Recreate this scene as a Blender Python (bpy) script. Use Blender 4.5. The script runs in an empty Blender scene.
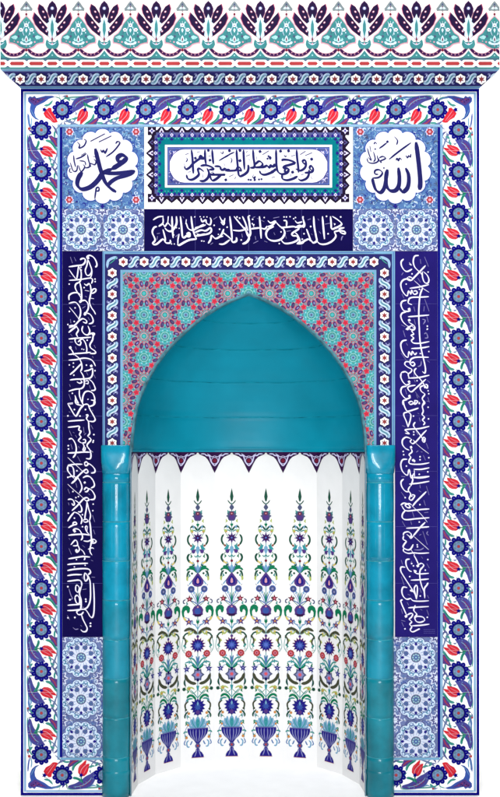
import bpy, math, random
from mathutils import Vector
from mathutils.geometry import tessellate_polygon
R = math.radians
random.seed(7)
S = 0.005            # metres per unit of the drawing grid
FLOOR = 795.5        # drawing-grid height of the floor
EYE = 452.0          # eye level
DIST = 1100.0        # eye distance from the tiled front
sc = bpy.context.scene
col = sc.collection

# ------------------------------------------------------------------ materials
K = 1.56
def lin(c):
    c /= 255.0
    return c / 12.92 if c <= 0.04045 else ((c + 0.055) / 1.055) ** 2.4
MATS = {}
def glaze(name, rgb, rough=0.5, spec=0.03, var=0.10, scale=9.0, bump=0.0, k=K, coat=0.0):
    m = bpy.data.materials.new(name); m.use_nodes = True
    nt = m.node_tree; b = nt.nodes['Principled BSDF']
    light = min(rgb) > 195
    c = [min(0.87, lin(v) / k) * 1.0 for v in rgb]
    if name == 'nichewhite': c = [0.71] * 3
    elif name == 'warm': c = [0.70, 0.645, 0.64]
    elif name == 'panelwhite': c = [0.66, 0.655, 0.73]
    elif name == 'floor white': c = [0.95] * 3
    elif light: c = [0.86 * lin(v) / lin(max(rgb)) * (lin(max(rgb)) if max(rgb) < 250 else 1.0) for v in rgb]
    tc = nt.nodes.new('ShaderNodeTexCoord')
    n = nt.nodes.new('ShaderNodeTexNoise'); n.inputs['Scale'].default_value = scale
    n.inputs['Detail'].default_value = 5
    nt.links.new(tc.outputs['Object'], n.inputs['Vector'])
    r = nt.nodes.new('ShaderNodeValToRGB')
    r.color_ramp.elements[0].position = 0.3; r.color_ramp.elements[1].position = 0.7
    r.color_ramp.elements[0].color = [v * (1 - var) for v in c] + [1]
    r.color_ramp.elements[1].color = [min(0.9, v * (1 + var * 0.6) + 0.004 * var) for v in c] + [1]
    nt.links.new(n.outputs['Fac'], r.inputs['Fac'])
    nt.links.new(r.outputs['Color'], b.inputs['Base Color'])
    b.inputs['Roughness'].default_value = rough
    b.inputs['Specular IOR Level'].default_value = spec
    if coat:
        b.inputs['Coat Weight'].default_value = coat
        b.inputs['Coat Roughness'].default_value = 0.07
    if bump:
        n2 = nt.nodes.new('ShaderNodeTexNoise'); n2.inputs['Scale'].default_value = 7
        nt.links.new(tc.outputs['Object'], n2.inputs['Vector'])
        bp = nt.nodes.new('ShaderNodeBump'); bp.inputs['Strength'].default_value = bump
        bp.inputs['Distance'].default_value = 0.01
        nt.links.new(n2.outputs['Fac'], bp.inputs['Height'])
        nt.links.new(bp.outputs['Normal'], b.inputs['Normal'])
    MATS[name] = m
    return m
PAL = dict(white=(252, 252, 252), warm=(250, 240, 240), cream=(245, 238, 225), panelwhite=(244, 242, 252),
    navy=(22, 10, 92), ink=(36, 36, 104), deep=(2, 0, 132), cobalt=(40, 34, 140), blue=(62, 92, 178), mid=(92, 132, 190),
    sky=(128, 180, 216), pale=(170, 205, 240), lilac=(146, 148, 204), lav=(205, 200, 235), purple=(92, 62, 140),
    plum=(60, 24, 78), maroon=(128, 32, 60), red=(226, 44, 58), brick=(186, 66, 70), pink=(236, 130, 150),
    rose=(232, 168, 186), teal=(0, 128, 138), turq=(84, 190, 198), aqua=(70, 158, 150), mint=(170, 226, 226),
    green=(20, 130, 90), dgreen=(36, 88, 70), olive=(78, 82, 62), lime=(190, 206, 110), yellow=(236, 212, 120),
    orange=(222, 150, 80), grey=(132, 146, 150), slate=(84, 92, 128), dark=(34, 20, 52), black=(36, 22, 62),
    letter=(226, 222, 246), letter_dim=(150, 142, 200), salmon=(214, 112, 136), bead=(110, 150, 170), tileblue=(120, 134, 186), inscr=(13, 4, 76), inscr2=(36, 26, 116), rosewhite=(206, 213, 232), crimson=(212, 48, 70), seaturq=(80, 168, 178), frost=(196, 216, 234), iris=(78, 78, 160), ocean=(66, 142, 146), chain=(46, 44, 112), nichewhite=(232, 232, 232), joint=(96, 92, 170),
    steel=(116, 134, 176), grout=(205, 208, 208), faint=(222, 224, 232), redlight=(240, 96, 110), bluelight=(96, 120, 214),
    sea=(60, 160, 168), dusk=(92, 96, 154), plaster=(245, 245, 245))
for k_, v_ in PAL.items():
    glaze(k_, v_, var=0.04 if k_ in ('white', 'warm', 'panelwhite', 'plaster', 'nichewhite') else 0.12)
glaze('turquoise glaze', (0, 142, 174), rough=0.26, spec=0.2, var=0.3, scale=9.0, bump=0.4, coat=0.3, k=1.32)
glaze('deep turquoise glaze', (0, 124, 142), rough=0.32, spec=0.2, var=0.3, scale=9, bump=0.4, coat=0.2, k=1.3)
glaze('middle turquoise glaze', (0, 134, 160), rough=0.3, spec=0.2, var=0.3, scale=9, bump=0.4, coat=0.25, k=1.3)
glaze('turquoise joint', (70, 172, 190), rough=0.6, var=0.4, scale=30)
glaze('floor white', (255, 255, 255), rough=0.8, spec=0.1, var=0.01)

# ------------------------------------------------------------------ drawing on tiles
def clip_half(poly, a, b, keep_left):
    (ax, ay), (bx, by) = a, b
    out = []; n = len(poly)
    def side(p):
        v = (bx - ax) * (p[1] - ay) - (by - ay) * (p[0] - ax)
        return v if keep_left else -v
    for i in range(n):
        p, q = poly[i], poly[(i + 1) % n]
        sp, sq = side(p), side(q)
        if sp >= 0: out.append(p)
        if (sp > 0 > sq) or (sp < 0 < sq):
            t = sp / (sp - sq)
            out.append((p[0] + (q[0] - p[0]) * t, p[1] + (q[1] - p[1]) * t))
    return out
def area(p):
    return 0.5 * sum(p[i][0] * p[(i + 1) % len(p)][1] - p[(i + 1) % len(p)][0] * p[i][1] for i in range(len(p)))
def tris(pts):
    t = tessellate_polygon([[Vector((p[0], p[1], 0)) for p in pts]])
    return [[pts[i] for i in tr] for tr in t]
def smooth(pts, n=4, closed=False):
    m = len(pts)
    if m < 3: return list(pts)
    out = []
    rng = range(m) if closed else range(m - 1)
    for i in rng:
        g = (lambda j: pts[j % m]) if closed else (lambda j: pts[max(0, min(m - 1, j))])
        p0, p1, p2, p3 = g(i - 1), g(i), g(i + 1), g(i + 2)
        for k in range(n):
            t = k / n
            out.append(tuple(0.5 * (2 * p1[c] + (p2[c] - p0[c]) * t + (2 * p0[c] - 5 * p1[c] + 4 * p2[c] - p3[c]) * t * t
                      + (3 * p1[c] - p0[c] - 3 * p2[c] + p3[c]) * t ** 3) for c in (0, 1)))
    if not closed: out.append(tuple(pts[-1]))
    return out
class Art:
    def __init__(s, clip=None, hole=None):
        s.f = []; s.k = 0; s.clip = clip; s.hole = hole; s.T = [lambda p: p]
    def push(s, fn): s.T.append(lambda p, f=fn, g=s.T[-1]: g(f(p)))
    def pop(s): s.T.pop()
    def d(s, L):
        s.k += 1
        return L * 0.0007 + (s.k % 101) * 6.1e-6
    def raw(s, p, col, d):
        """p: convex polygon in the drawing grid, with depth number or list"""
        if isinstance(d, list):
            s.f.append(([(x, y, dd) for (x, y), dd in zip(p, d)], col)); return
        if abs(area(p)) < 1e-5: return
        s.f.append(([(x, y, d) for x, y in p], col))
    def put(s, p, col, d, convex):
        xs = [a[0] for a in p]; ys = [a[1] for a in p]
        need = False
        if s.clip:
            x0, y0, x1, y1 = s.clip
            if max(xs) <= x0 or min(xs) >= x1 or max(ys) <= y0 or min(ys) >= y1: return
            need = min(xs) < x0 or max(xs) > x1 or min(ys) < y0 or max(ys) > y1
        if s.hole: need = True
        if not need:
            if convex or len(p) < 4: s.raw(p, col, d)
            else:
                for t in tris(p): s.raw(t, col, d)
            return
        for t in ([p] if convex else tris(p)):
            if area(t) < 0: t = t[::-1]
            if s.clip:
                x0, y0, x1, y1 = s.clip
                c = [(x0, y0), (x1, y0), (x1, y1), (x0, y1)]
                for i in range(4):
                    if len(t) > 2: t = clip_half(t, c[i], c[(i + 1) % 4], True)
            if len(t) < 3: continue
            if s.hole:
                rest = t; h = s.hole
                for i in range(len(h)):
                    if len(rest) < 3: break
                    o = clip_half(rest, h[i], h[(i + 1) % len(h)], False)
                    if len(o) > 2: s.raw(o, col, d)
                    rest = clip_half(rest, h[i], h[(i + 1) % len(h)], True)
            else: s.raw(t, col, d)
    def poly(s, pts, col, L=1, convex=False):
        s.put([s.T[-1](p) for p in pts], col, s.d(L), convex)
    def rect(s, x0, y0, x1, y1, col, L=1):
        s.poly([(x0, y0), (x1, y0), (x1, y1), (x0, y1)], col, L, True)
    def blob(s, pts, col, L=1, n=3):
        s.poly(smooth(pts, n, True), col, L)
    def ell(s, x, y, rx, ry, col, L=1, a=0, n=12):
        ca, sa = math.cos(a), math.sin(a); o = []
        for i in range(n):
            t = 2 * math.pi * i / n; u, v = rx * math.cos(t), ry * math.sin(t)
            o.append((x + u * ca - v * sa, y + u * sa + v * ca))
        s.poly(o, col, L, True)
    def dot(s, x, y, r, col, L=1, n=10): s.ell(x, y, r, r, col, L, 0, n)
    def star(s, x, y, r1, r2, n, col, L=1, a=0.0):
        s.poly([(x + (r1 if i % 2 == 0 else r2) * math.cos(a + math.pi * i / n),
                 y + (r1 if i % 2 == 0 else r2) * math.sin(a + math.pi * i / n)) for i in range(2 * n)], col, L)
    def ring(s, x, y, r, w, col, L=1, n=16):
        s.line([(x + r * math.cos(2 * math.pi * i / n), y + r * math.sin(2 * math.pi * i / n)) for i in range(n + 1)], w, col, L, sm=0, taper=0)
    def leaf(s, x0, y0, x1, y1, w, col, L=1, bend=0.0):
        dx, dy = x1 - x0, y1 - y0; l = math.hypot(dx, dy) or 1; nx, ny = -dy / l, dx / l
        o = []; N = 7
        for sgn in (1, -1):
            for i in range(N + 1):
                t = i / N if sgn == 1 else 1 - i / N
                h = math.sin(math.pi * t ** 0.8) * w * 0.5 * sgn + bend * math.sin(math.pi * t) * l
                o.append((x0 + dx * t + nx * h, y0 + dy * t + ny * h))
        s.poly(o, col, L)
    def line(s, pts, w, col, L=1, sm=4, taper=0.35, nib=None):
        p = smooth(pts, sm) if sm else list(pts)
        p = [s.T[-1](q) for q in p]
        p = [q for i, q in enumerate(p) if i == 0 or math.hypot(q[0] - p[i - 1][0], q[1] - p[i - 1][1]) > 1e-4]
        n = len(p)
        if n < 2: return
        d0 = s.d(L); Lf = []; Rt = []
        for i in range(n):
            a, b = p[max(0, i - 1)], p[min(n - 1, i + 1)]
            tx, ty = b[0] - a[0], b[1] - a[1]; l = math.hypot(tx, ty) or 1; tx /= l; ty /= l
            ww = w
            if nib is not None:
                ang = math.atan2(ty, tx); ww = w * (0.55 + 0.6 * abs(math.sin(ang - nib)))
            if taper:
                e = min(i, n - 1 - i)
                if e == 0: ww *= taper
                elif e == 1: ww *= 0.5 + taper * 0.5
            Lf.append((p[i][0] - ty * ww / 2, p[i][1] + tx * ww / 2)); Rt.append((p[i][0] + ty * ww / 2, p[i][1] - tx * ww / 2))
        for i in range(n - 1):
            q = [Lf[i], Lf[i + 1], Rt[i + 1], Rt[i]]
            if s.clip or s.hole: s.put(q, col, d0 + i * 1e-6, True)
            else: s.raw(q, col, [d0 + i * 2e-6, d0 + (i + 1) * 2e-6, d0 + (i + 1) * 2e-6, d0 + i * 2e-6])
    def slab(s, x0, y0, x1, y1, col, th=0.006):
        s.poly([(x0, y0), (x1, y0), (x1, y1), (x0, y1)], col, 0, True)
        q = [s.T[-1](c) for c in [(x0, y0), (x1, y0), (x1, y1), (x0, y1)]]
        for i in range(4):
            a, b = q[i], q[(i + 1) % 4]
            s.f.append(([(a[0], a[1], 0), (b[0], b[1], 0), (b[0], b[1], -th), (a[0], a[1], -th)], col))
    def build(s, name, parent, to=None, label=None):
        if to is None: to = lambda x, y, d: ((x - 250) * S, -d, (FLOOR - y) * S)
        V = []; F = []; mi = []; names = []
        for pts, c in s.f:
            if c not in names: names.append(c)
            b = len(V)
            w = [to(*q) for q in pts]
            V += w; F.append(list(range(b, b + len(w)))); mi.append(names.index(c))
        me = bpy.data.meshes.new(name); me.from_pydata(V, [], F)
        for c in names: me.materials.append(MATS[c])
        me.polygons.foreach_set('material_index', mi); me.update()
        o = bpy.data.objects.new(name, me); col.objects.link(o)
        if parent: o.parent = parent
        if label: o['label'] = label
        return o
def mesh(name, V, F, mat, parent=None, smooth_=False, label=None, mats=None, mi=None):
    me = bpy.data.meshes.new(name); me.from_pydata(V, [], F)
    for m in (mats or [mat]): me.materials.append(MATS[m])
    if mi: me.polygons.foreach_set('material_index', mi)
    if smooth_: me.polygons.foreach_set('use_smooth', [True] * len(F))
    me.update()
    o = bpy.data.objects.new(name, me); col.objects.link(o)
    if parent: o.parent = parent
    if label: o['label'] = label
    return o
def box(x0, x1, y0, y1, z0, z1):
    V = [(x, y, z) for x in (x0, x1) for y in (y0, y1) for z in (z0, z1)]
    F = [(0, 1, 3, 2), (4, 6, 7, 5), (0, 4, 5, 1), (2, 3, 7, 6), (0, 2, 6, 4), (1, 5, 7, 3)]
    return V, F
def W(x, y, depth=0.0):
    """drawing-grid point to world"""
    return ((x - 250) * S, depth * S, (FLOOR - y) * S)
# ------------------------------------------------------------------ calligraphy, traced stroke by stroke
# each entry: "width|x,y x,y ..." (a pen stroke) or "d radius|x,y ..." (dots)
LEFT = [((58, 250), 9.96, """
22|285,78 300,60 325,55 360,78 384,120 388,155 372,172
22|222,98 240,86 268,88 272,118 245,148 190,156 108,168
18|298,95 290,150 273,205 288,250 318,248 338,205 318,140 300,98
18|112,195 150,250 188,298
18|205,158 198,230 188,292
18|205,160 232,220 228,300 208,320
18|112,302 180,298 250,290 325,280 346,300 335,335
14|342,210 334,255 318,285
20|215,322 180,340 174,380 200,430 228,470 234,510
20|218,322 234,400 236,490 216,525
d 18|224,514 270,640 300,80
20|262,335 285,352 312,335 326,365 330,420 320,470 314,520 332,570 360,610 376,642
18|330,425 350,392 378,388 376,412 350,430 328,428
16|318,478 360,486
14|270,402 312,410
20|112,500 112,455 145,430 190,426 228,446
20|110,532 170,520 206,550 226,600 222,655 205,692
14|115,570 160,622 205,682
20|226,512 270,502 302,540 300,592 272,632
20|262,622 320,640 350,690 345,724 308,736
20|112,776 170,748 212,705 250,684 286,705 280,728 250,716
d 10|172,577 115,612 163,712 230,172 233,200 113,340 262,375 370,290 372,315 100,742
9|125,70 146,132
9|162,72 182,112
9|108,256 130,266
9|245,580 275,560
9|125,690 130,730
9|270,460 290,470
9|345,530 362,548
8|300,670 318,700"""),
((58, 325), 9.96, """
22|108,75 150,40 190,10
20|110,12 150,5 185,20
20|180,10 205,50 185,90 200,120
20|250,10 240,50 262,88 300,98 318,60 300,10
20|300,98 340,82 365,85 352,110 345,150 320,195 330,230 372,262 370,282 320,285
20|108,140 180,132 250,128 330,122
18|175,135 172,160 190,190 220,200 230,170 215,160
18|200,170 240,140 270,170 288,230 285,285
d 18|124,225 348,88 333,408
20|118,225 145,260 160,300
20|105,295 180,285 250,280 330,272
20|108,350 180,345 260,330 320,340 352,365 375,410
20|165,295 210,330 235,380 240,430 225,462
20|120,495 160,462 205,415 240,380
20|120,548 180,540 250,538 320,528 345,490 346,430
18|262,460 310,450 345,430
20|225,462 250,500 262,550 262,600 235,632 175,640 108,660
18|190,565 215,580 240,570 225,550
18|215,640 215,700 235,760 260,800
20|310,540 345,570 372,630 362,650 330,652
20|245,790 248,720 270,670 310,660 350,685 368,740 355,790
18|170,700 185,740 205,780 180,760 175,715
14|270,560 300,555 300,585 275,580
14|115,790 150,785
d 10|292,152 115,398 155,380 155,418 370,455 285,400 160,500 145,680
d 8|240,240 258,245 238,480 300,740
9|125,90 145,112
9|120,170 150,170
9|175,215 185,245
9|345,15 375,10
9|360,200 376,230
9|345,310 352,330
9|115,590 125,615
9|110,690 130,745
9|360,495 375,530
9|285,470 300,500
9|315,600 325,635"""),
((58, 400), 9.96, """
22|98,35 130,90 170,155 190,150 225,85 262,45
20|98,35 150,28
20|170,0 185,40 240,55
20|262,45 300,45 318,90 352,150 372,195 350,215 310,210
20|330,0 368,10 360,45 320,62 300,48
20|100,212 180,205 265,200
20|278,150 300,150 285,185 305,215 310,280 318,330 295,360
20|100,272 170,265 215,262 208,300 232,310 215,345 230,370 205,405 240,430
20|108,392 140,385 170,425 184,480 175,540 150,575
18|250,395 275,395 272,425 248,428 262,460 250,500 268,500 275,470
20|295,360 330,395 290,450 320,500 330,555 318,585 280,582
22|100,528 180,524 260,518 320,520
14|350,520 300,480
14|98,572 150,620 210,675 250,715
20|100,648 180,640 245,640
22|100,655 98,700 125,740 160,780
20|100,655 140,660 158,700 162,770
20|165,790 210,750 250,712 285,690 300,715 280,728 255,712
20|262,630 285,615 300,640 275,655 265,630
20|290,625 335,650 368,690 365,720 330,728
20|250,775 290,755 320,765 345,797
d 11|100,158 104,455 106,488 358,345 354,405 350,420 190,705 165,95 275,95 100,770 220,160
9|110,115 125,125
9|115,305 140,360
9|150,320 165,330
9|130,440 145,490
9|205,460 215,480
9|195,560 225,615
9|330,250 350,290
9|255,270 262,330
9|340,100 352,110
9|175,350 190,375
9|262,350 280,330"""),
((58, 475), 9.96, """
20|195,20 225,70 240,130 215,180
22|135,85 170,55 205,15
12|98,90 150,140 215,195 255,232
18|110,20 150,10 190,30
20|250,25 290,12 330,25 358,70 362,110 330,130
d 15|268,75
20|262,150 280,125 305,140 290,165 268,165
20|290,130 335,150 368,205 360,240 320,245
20|140,355 190,310 225,270 260,235 290,225 310,245 285,258 262,240
20|100,245 130,240 155,255 165,290 150,300 140,280
20|170,250 210,280 238,330 232,365 200,365
18|290,265 285,330 272,400 268,440
18|292,270 305,330 325,400 315,455
20|98,460 130,410 165,368
20|165,368 210,390 240,440 230,488
16|250,450 285,440 300,460 270,470 252,455
20|105,525 150,500 185,490 180,470 155,475 150,500
22|315,450 325,520 330,590 335,650 325,720
18|290,505 275,520 285,560 320,600
18|295,510 290,560
20|168,570 155,548 180,535 215,548 240,590 245,625 230,650
d 17|168,560 185,750 345,660
22|105,600 180,592 260,590 320,600
18|255,655 300,660 350,640 380,655 370,675 335,680
18|130,695 170,650 190,660 195,700 150,705
18|195,690 215,740 190,770 175,755
16|300,740 340,725 360,735
18|225,735 255,765 270,797
20|325,700 320,760 340,797
d 10|180,225 205,215 352,290 348,355 105,380 245,395 165,430 245,515 150,165
9|100,140 118,185
9|180,80 190,125
9|305,185 320,200
9|105,275 112,300
9|345,400 368,468
9|355,545 370,590
9|110,628 120,645
9|110,730 135,790
9|245,700 270,720"""),
((58, 555), 9.96, """
22|105,38 180,25 250,15 320,20
18|250,5 270,30 260,50
22|95,95 150,88 220,85 300,82
22|95,155 160,142 250,135 310,142 325,175 300,195
22|95,205 160,195 240,195
22|95,262 150,255 210,250 235,270 238,310
20|270,175 262,220 275,260 300,230 285,190 270,178
20|300,200 320,260 325,340 325,420 315,480 290,525 262,535
18|180,300 178,350 200,370 215,330 195,300 182,305
22|235,310 215,380 230,440 232,500 225,545
20|170,420 190,400 215,430 215,480 190,480 175,450 170,420
20|98,500 160,495 225,492
20|95,553 160,550 262,540 300,575 320,610 345,620 360,560 362,430 355,280
20|225,545 190,560 200,590 235,590 255,565
20|235,590 250,640 275,690 292,730 280,760 250,762 228,742
d 12|100,315 120,445 278,440 280,462 170,622 102,625 325,680 325,708
d 9|165,118 185,45 272,102
9|110,335 130,400 145,430 125,445
9|245,345 285,338
9|335,220 370,222
9|150,720 175,740 205,735
9|225,700 240,710
9|330,50 350,60
9|240,215 250,240
9|95,600 118,645
9|225,520 260,520""")]
RIGHT = [((390, 250), 9.96, """
22|285,55 245,62 230,110 242,165 272,200 300,225 320,250
22|352,155 310,200 250,262 212,302
20|320,215 322,270 342,322 375,330 386,295 368,250 330,215
22|135,90 110,118 116,165 148,208 180,212 218,190
14|190,125 212,152 190,140
18|175,270 172,295 200,305 225,290 205,270 180,268
22|212,302 175,288 130,300 106,340 118,400 148,445 172,460
22|195,382 290,368 385,345
12|240,305 290,350 330,385 388,422
20|172,460 185,408 205,440 215,400 235,440 268,432 262,408 235,410
22|325,375 300,440 290,520 285,640 290,797
22|180,520 190,485 225,472 300,470 385,465
18|180,500 182,530 218,545
22|165,500 122,512 108,548 130,598 165,612 205,605
d 20|190,590 190,700
22|178,665 250,660 388,648
22|160,618 122,628 106,660 125,712 165,752
20|185,720 240,756 242,790 200,792
18|165,752 190,770 200,797
9|342,68 382,165
9|345,490 388,612
9|275,280 302,322
9|300,92 306,138
9|340,560 335,612
9|118,440 138,480
9|235,565 248,612
9|240,690 252,742
9|320,690 350,700 330,740
9|365,660 380,720
9|110,745 150,765
9|130,225 115,250
d 10|378,220 292,392 370,760 368,790 218,238 160,340"""),
((390, 325), 9.96, """
22|290,0 292,80 300,180 318,280 340,370 352,440 345,480 320,462
20|155,45 190,20 225,0
20|215,10 245,40 215,60 235,90 208,105 235,130 212,155 235,180 300,182 390,165
22|210,235 300,230 390,215
22|165,150 125,160 106,195 118,255 150,308 180,325
d 18|175,40 188,565 192,708 348,618
20|180,320 188,265 210,300 222,262 245,295 265,275
22|385,322 300,320 240,325 205,345 200,385 225,408 245,392 232,370 210,378
18|205,372 160,365 145,392 175,420 215,442 205,470 180,490 190,530
22|110,475 150,465 180,485
22|180,530 290,522 390,500
22|110,478 106,520 130,570 165,598 200,580
22|262,430 240,455 252,490 300,540 335,590 365,630 372,600 350,590
20|355,540 300,590 250,635 215,665 190,655 175,625 200,608 252,600
22|165,610 120,620 106,660 122,700 160,735 205,722
20|340,600 300,620 310,660 345,690 320,730 335,770 320,797
22|170,745 130,755 128,797
20|180,775 215,760 245,790 275,760 240,750
9|130,55 150,120
9|108,280 160,350
9|160,180 175,205
9|250,665 290,720
9|260,690 275,730
9|275,415 305,400 310,360
9|235,480 240,520
9|240,545 250,570
9|340,90 360,80 375,125 345,130
9|370,550 395,575
9|375,720 390,770
9|150,640 165,690
9|370,355 392,372
d 10|370,10 372,40 300,285 378,655 384,685 268,555 385,265 290,775"""),
((390, 400), 9.96, """
22|130,0 138,50 160,100 180,112 240,95 282,80
20|185,30 205,45 245,25 240,5
20|330,0 345,30 320,60 330,110 318,145 342,170 322,200 345,225 330,250
20|180,120 140,130 138,160 160,210 178,270
20|180,120 205,145 200,200 178,270
22|150,330 190,335 160,310 150,298 200,290 290,285 390,262
22|250,220 232,250 250,285 300,350 335,405
20|362,300 310,355 262,410 235,432
20|335,405 350,385 335,372 320,400 335,420 352,400
12|255,430 310,478 385,535
20|215,390 200,415 225,435 245,418 228,398
22|205,385 160,370 125,395 122,440 150,480 190,500
d 18|208,470 230,600
20|205,480 218,515 188,545 205,570 188,605 200,635 300,640 390,625
22|235,690 310,690 390,675
22|170,590 125,595 106,640 118,700 150,740 175,750
20|175,750 190,690 210,780 235,730
22|240,700 245,780
22|250,775 310,775 390,762
16|215,600 245,600 240,620
9|290,175 300,215
9|360,430 380,485
9|330,550 352,600
9|110,760 150,765
9|260,520 280,505
9|305,515 322,520
9|275,130 290,140
9|255,305 278,350
9|150,265 120,255
9|365,10 385,15
d 11|232,160 290,35 378,72 382,188 235,318 235,345 130,512 135,545 298,565 298,595 385,575 290,740 375,715 162,658"""),
((390, 475), 9.96, """
22|230,25 310,22 390,12
22|215,0 225,50 205,110
22|190,90 290,80 390,62
22|135,40 108,70 118,120 150,160 185,168
20|200,110 180,150 205,190 190,235 215,250 245,205 215,195
22|360,165 310,215 255,270 222,312
22|105,300 135,280 175,290 200,320 175,325 150,300 190,285 215,300
22|115,305 155,355 250,350 320,342 390,338
22|155,350 125,385 122,425 160,445 260,435 390,425
12|222,312 270,355 320,405 370,470
22|160,530 260,525 330,520 388,515
22|350,470 300,520 260,570 230,605
20|130,600 140,575 180,565 210,590 200,615 165,590
12|230,605 290,660 340,705 385,745
22|135,605 130,640 160,660 140,690 130,720 170,745 205,735 230,690
20|230,605 205,630 190,610
20|135,730 135,760 180,780 235,775 300,780 388,775
22|205,740 245,797
9|360,110 388,200
9|335,250 352,305
9|220,360 238,420
9|120,460 150,512
9|325,560 370,695
9|240,745 300,745 335,725
9|110,170 150,225
9|285,155 310,170
9|295,95 300,130
9|290,600 310,590
9|375,560 365,585 385,600
9|205,460 215,495
9|340,375 380,370
d 11|150,225 296,295 290,468 270,695 272,715 215,210"""),
((390, 555), 9.96, """
22|235,0 258,40 285,100
d 20|275,108 158,610
18|285,95 310,82 335,100 320,125 300,150
20|310,125 295,170 298,240 315,310 340,370 345,425
22|195,40 160,50 160,100 185,150 215,165
20|235,150 255,180 300,188 385,182
18|235,150 260,160 240,175
22|205,250 300,246 385,238
22|345,430 340,340 365,300 378,275
22|150,122 110,120 106,160 140,220 185,290 220,345 250,395 262,440
20|262,440 248,380 240,330 262,300 272,340 262,440
20|225,345 200,355 230,365
22|170,325 130,320 116,360 130,410 165,440 205,430
20|205,430 230,455 300,460 385,455
22|180,525 250,520 385,512
22|250,500 235,550 265,590 245,620 260,660 300,670 340,655
20|345,655 330,620 270,610 245,625
22|125,445 106,455 116,490 140,545 165,600
20|165,600 205,580 225,590 210,620 190,640 215,665 195,690 215,715 200,745 225,765 280,740 295,735
22|215,705 300,700 390,688
9|365,85 390,130
9|110,50 125,95
9|110,215 140,300
9|295,330 310,375
9|370,400 385,430
9|170,470 185,500
9|365,545 385,600
9|110,535 125,585
9|110,650 150,660
9|115,670 135,710
9|300,540 320,550
9|310,15 325,35
9|175,390 200,400
9|215,60 205,90
d 11|375,45 350,150 195,215 215,85 232,108 148,735 300,408 370,620""")]
TOP = [((145, 205), 8.33, """
14|68,125 110,100 155,95
18|80,335 65,320 85,290 62,230 75,190 100,180
18|70,330 100,325 150,285 175,315 210,315 210,290
18|150,205 165,260 172,300
14|115,180 150,160 165,180 190,150 210,170 235,190
20|195,95 190,150
20|225,95 228,180 235,275
14|150,100 150,150 115,175
20|262,95 262,160 225,215 190,215 165,190
20|295,95 305,180 315,270 350,255 370,240
18|345,240 372,232 372,262 345,262
20|270,325 285,335 330,310 375,290 430,285
14|285,240 275,290 275,325
16|345,150 360,195 395,210 440,190 490,160
16|340,160 345,120
20|385,95 395,180 410,240 430,285
16|430,240 460,250 497,240
8|100,240 125,235
8|105,260 100,290
8|315,95 325,110
8|255,265 285,240
d 6|262,190 285,195 222,325 245,325 415,100 460,98 490,100 240,250 475,300"""),
((195, 205), 8.33, """
16|0,190 50,180 90,165
16|50,110 60,140 90,125 95,150 125,165 135,130 125,105
18|0,230 50,210 90,215 130,190 135,220 110,240 60,250 0,260
18|110,320 130,290 140,255 170,280 205,265 225,240 240,200
16|205,270 235,260
14|205,95 235,150 250,110
14|215,140 235,165 245,145 225,125
18|200,325 240,325 290,290
20|225,225 260,250 300,285 315,310 345,300 345,270
20|290,95 300,180 310,290
22|325,95 370,150 420,210 450,270 430,310 395,325
16|315,210 370,215 420,205
20|395,95 420,150 440,215
20|440,95 455,160 460,240
20|445,90 460,90
8|155,120 185,100
8|390,240 395,270
8|130,330 150,315
d 8|160,170 205,202 268,185 385,292 350,100 372,110 480,120 490,165
d 6|55,300 75,302 195,245 100,100"""),
((245, 205), 8.33, """
20|0,185 25,260 45,240 40,180 30,95
18|50,200 80,195 130,190
14|60,150 75,185
20|120,95 128,180 135,280
16|130,190 165,200 185,175
18|190,130 215,150 255,135 225,170 190,180
18|255,140 300,185 345,185 400,180 430,185 470,180 490,165
20|300,190 320,200 330,240 300,285 240,300 190,280 175,240 195,200 240,180
18|320,130 345,135 345,180
18|300,290 330,320 390,315 440,290 430,260 395,255 395,235 440,205 450,190
18|445,325 480,315 497,290
20|480,95 490,170
8|235,110 285,100
8|160,300 185,310
8|100,110 160,140
8|85,260 90,290
8|70,320 110,300
8|345,220 380,215
8|335,250 345,280
8|65,105 85,98
8|240,230 250,250
d 7|160,105 325,100 345,100 375,98 405,115 420,105 285,322 60,155 300,225"""),
((295, 205), 8.33, """
18|0,230 20,250 40,300 15,325
16|0,190 40,170 70,185 80,160 65,110 70,95
16|0,130 20,150 60,140
18|20,325 60,310 110,285 130,300 110,240 95,200
20|155,95 160,180 175,260 180,300 150,315 135,295
20|228,95 235,180 245,285
18|180,300 210,325 260,325 310,300 340,260 325,225
18|325,225 360,215 410,220 415,240 380,230 370,200 410,190
18|295,95 300,150 305,200 340,190 380,170 385,150 350,120 310,95
8|320,150 330,175
8|385,295 390,270 400,260
8|200,220 215,240
8|250,160 300,150
8|340,200 385,190
8|190,115 200,130
8|105,125 130,115
8|135,240 145,250
d 8|130,180 262,95 380,100 275,240 330,160 75,240 60,285""")]
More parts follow.
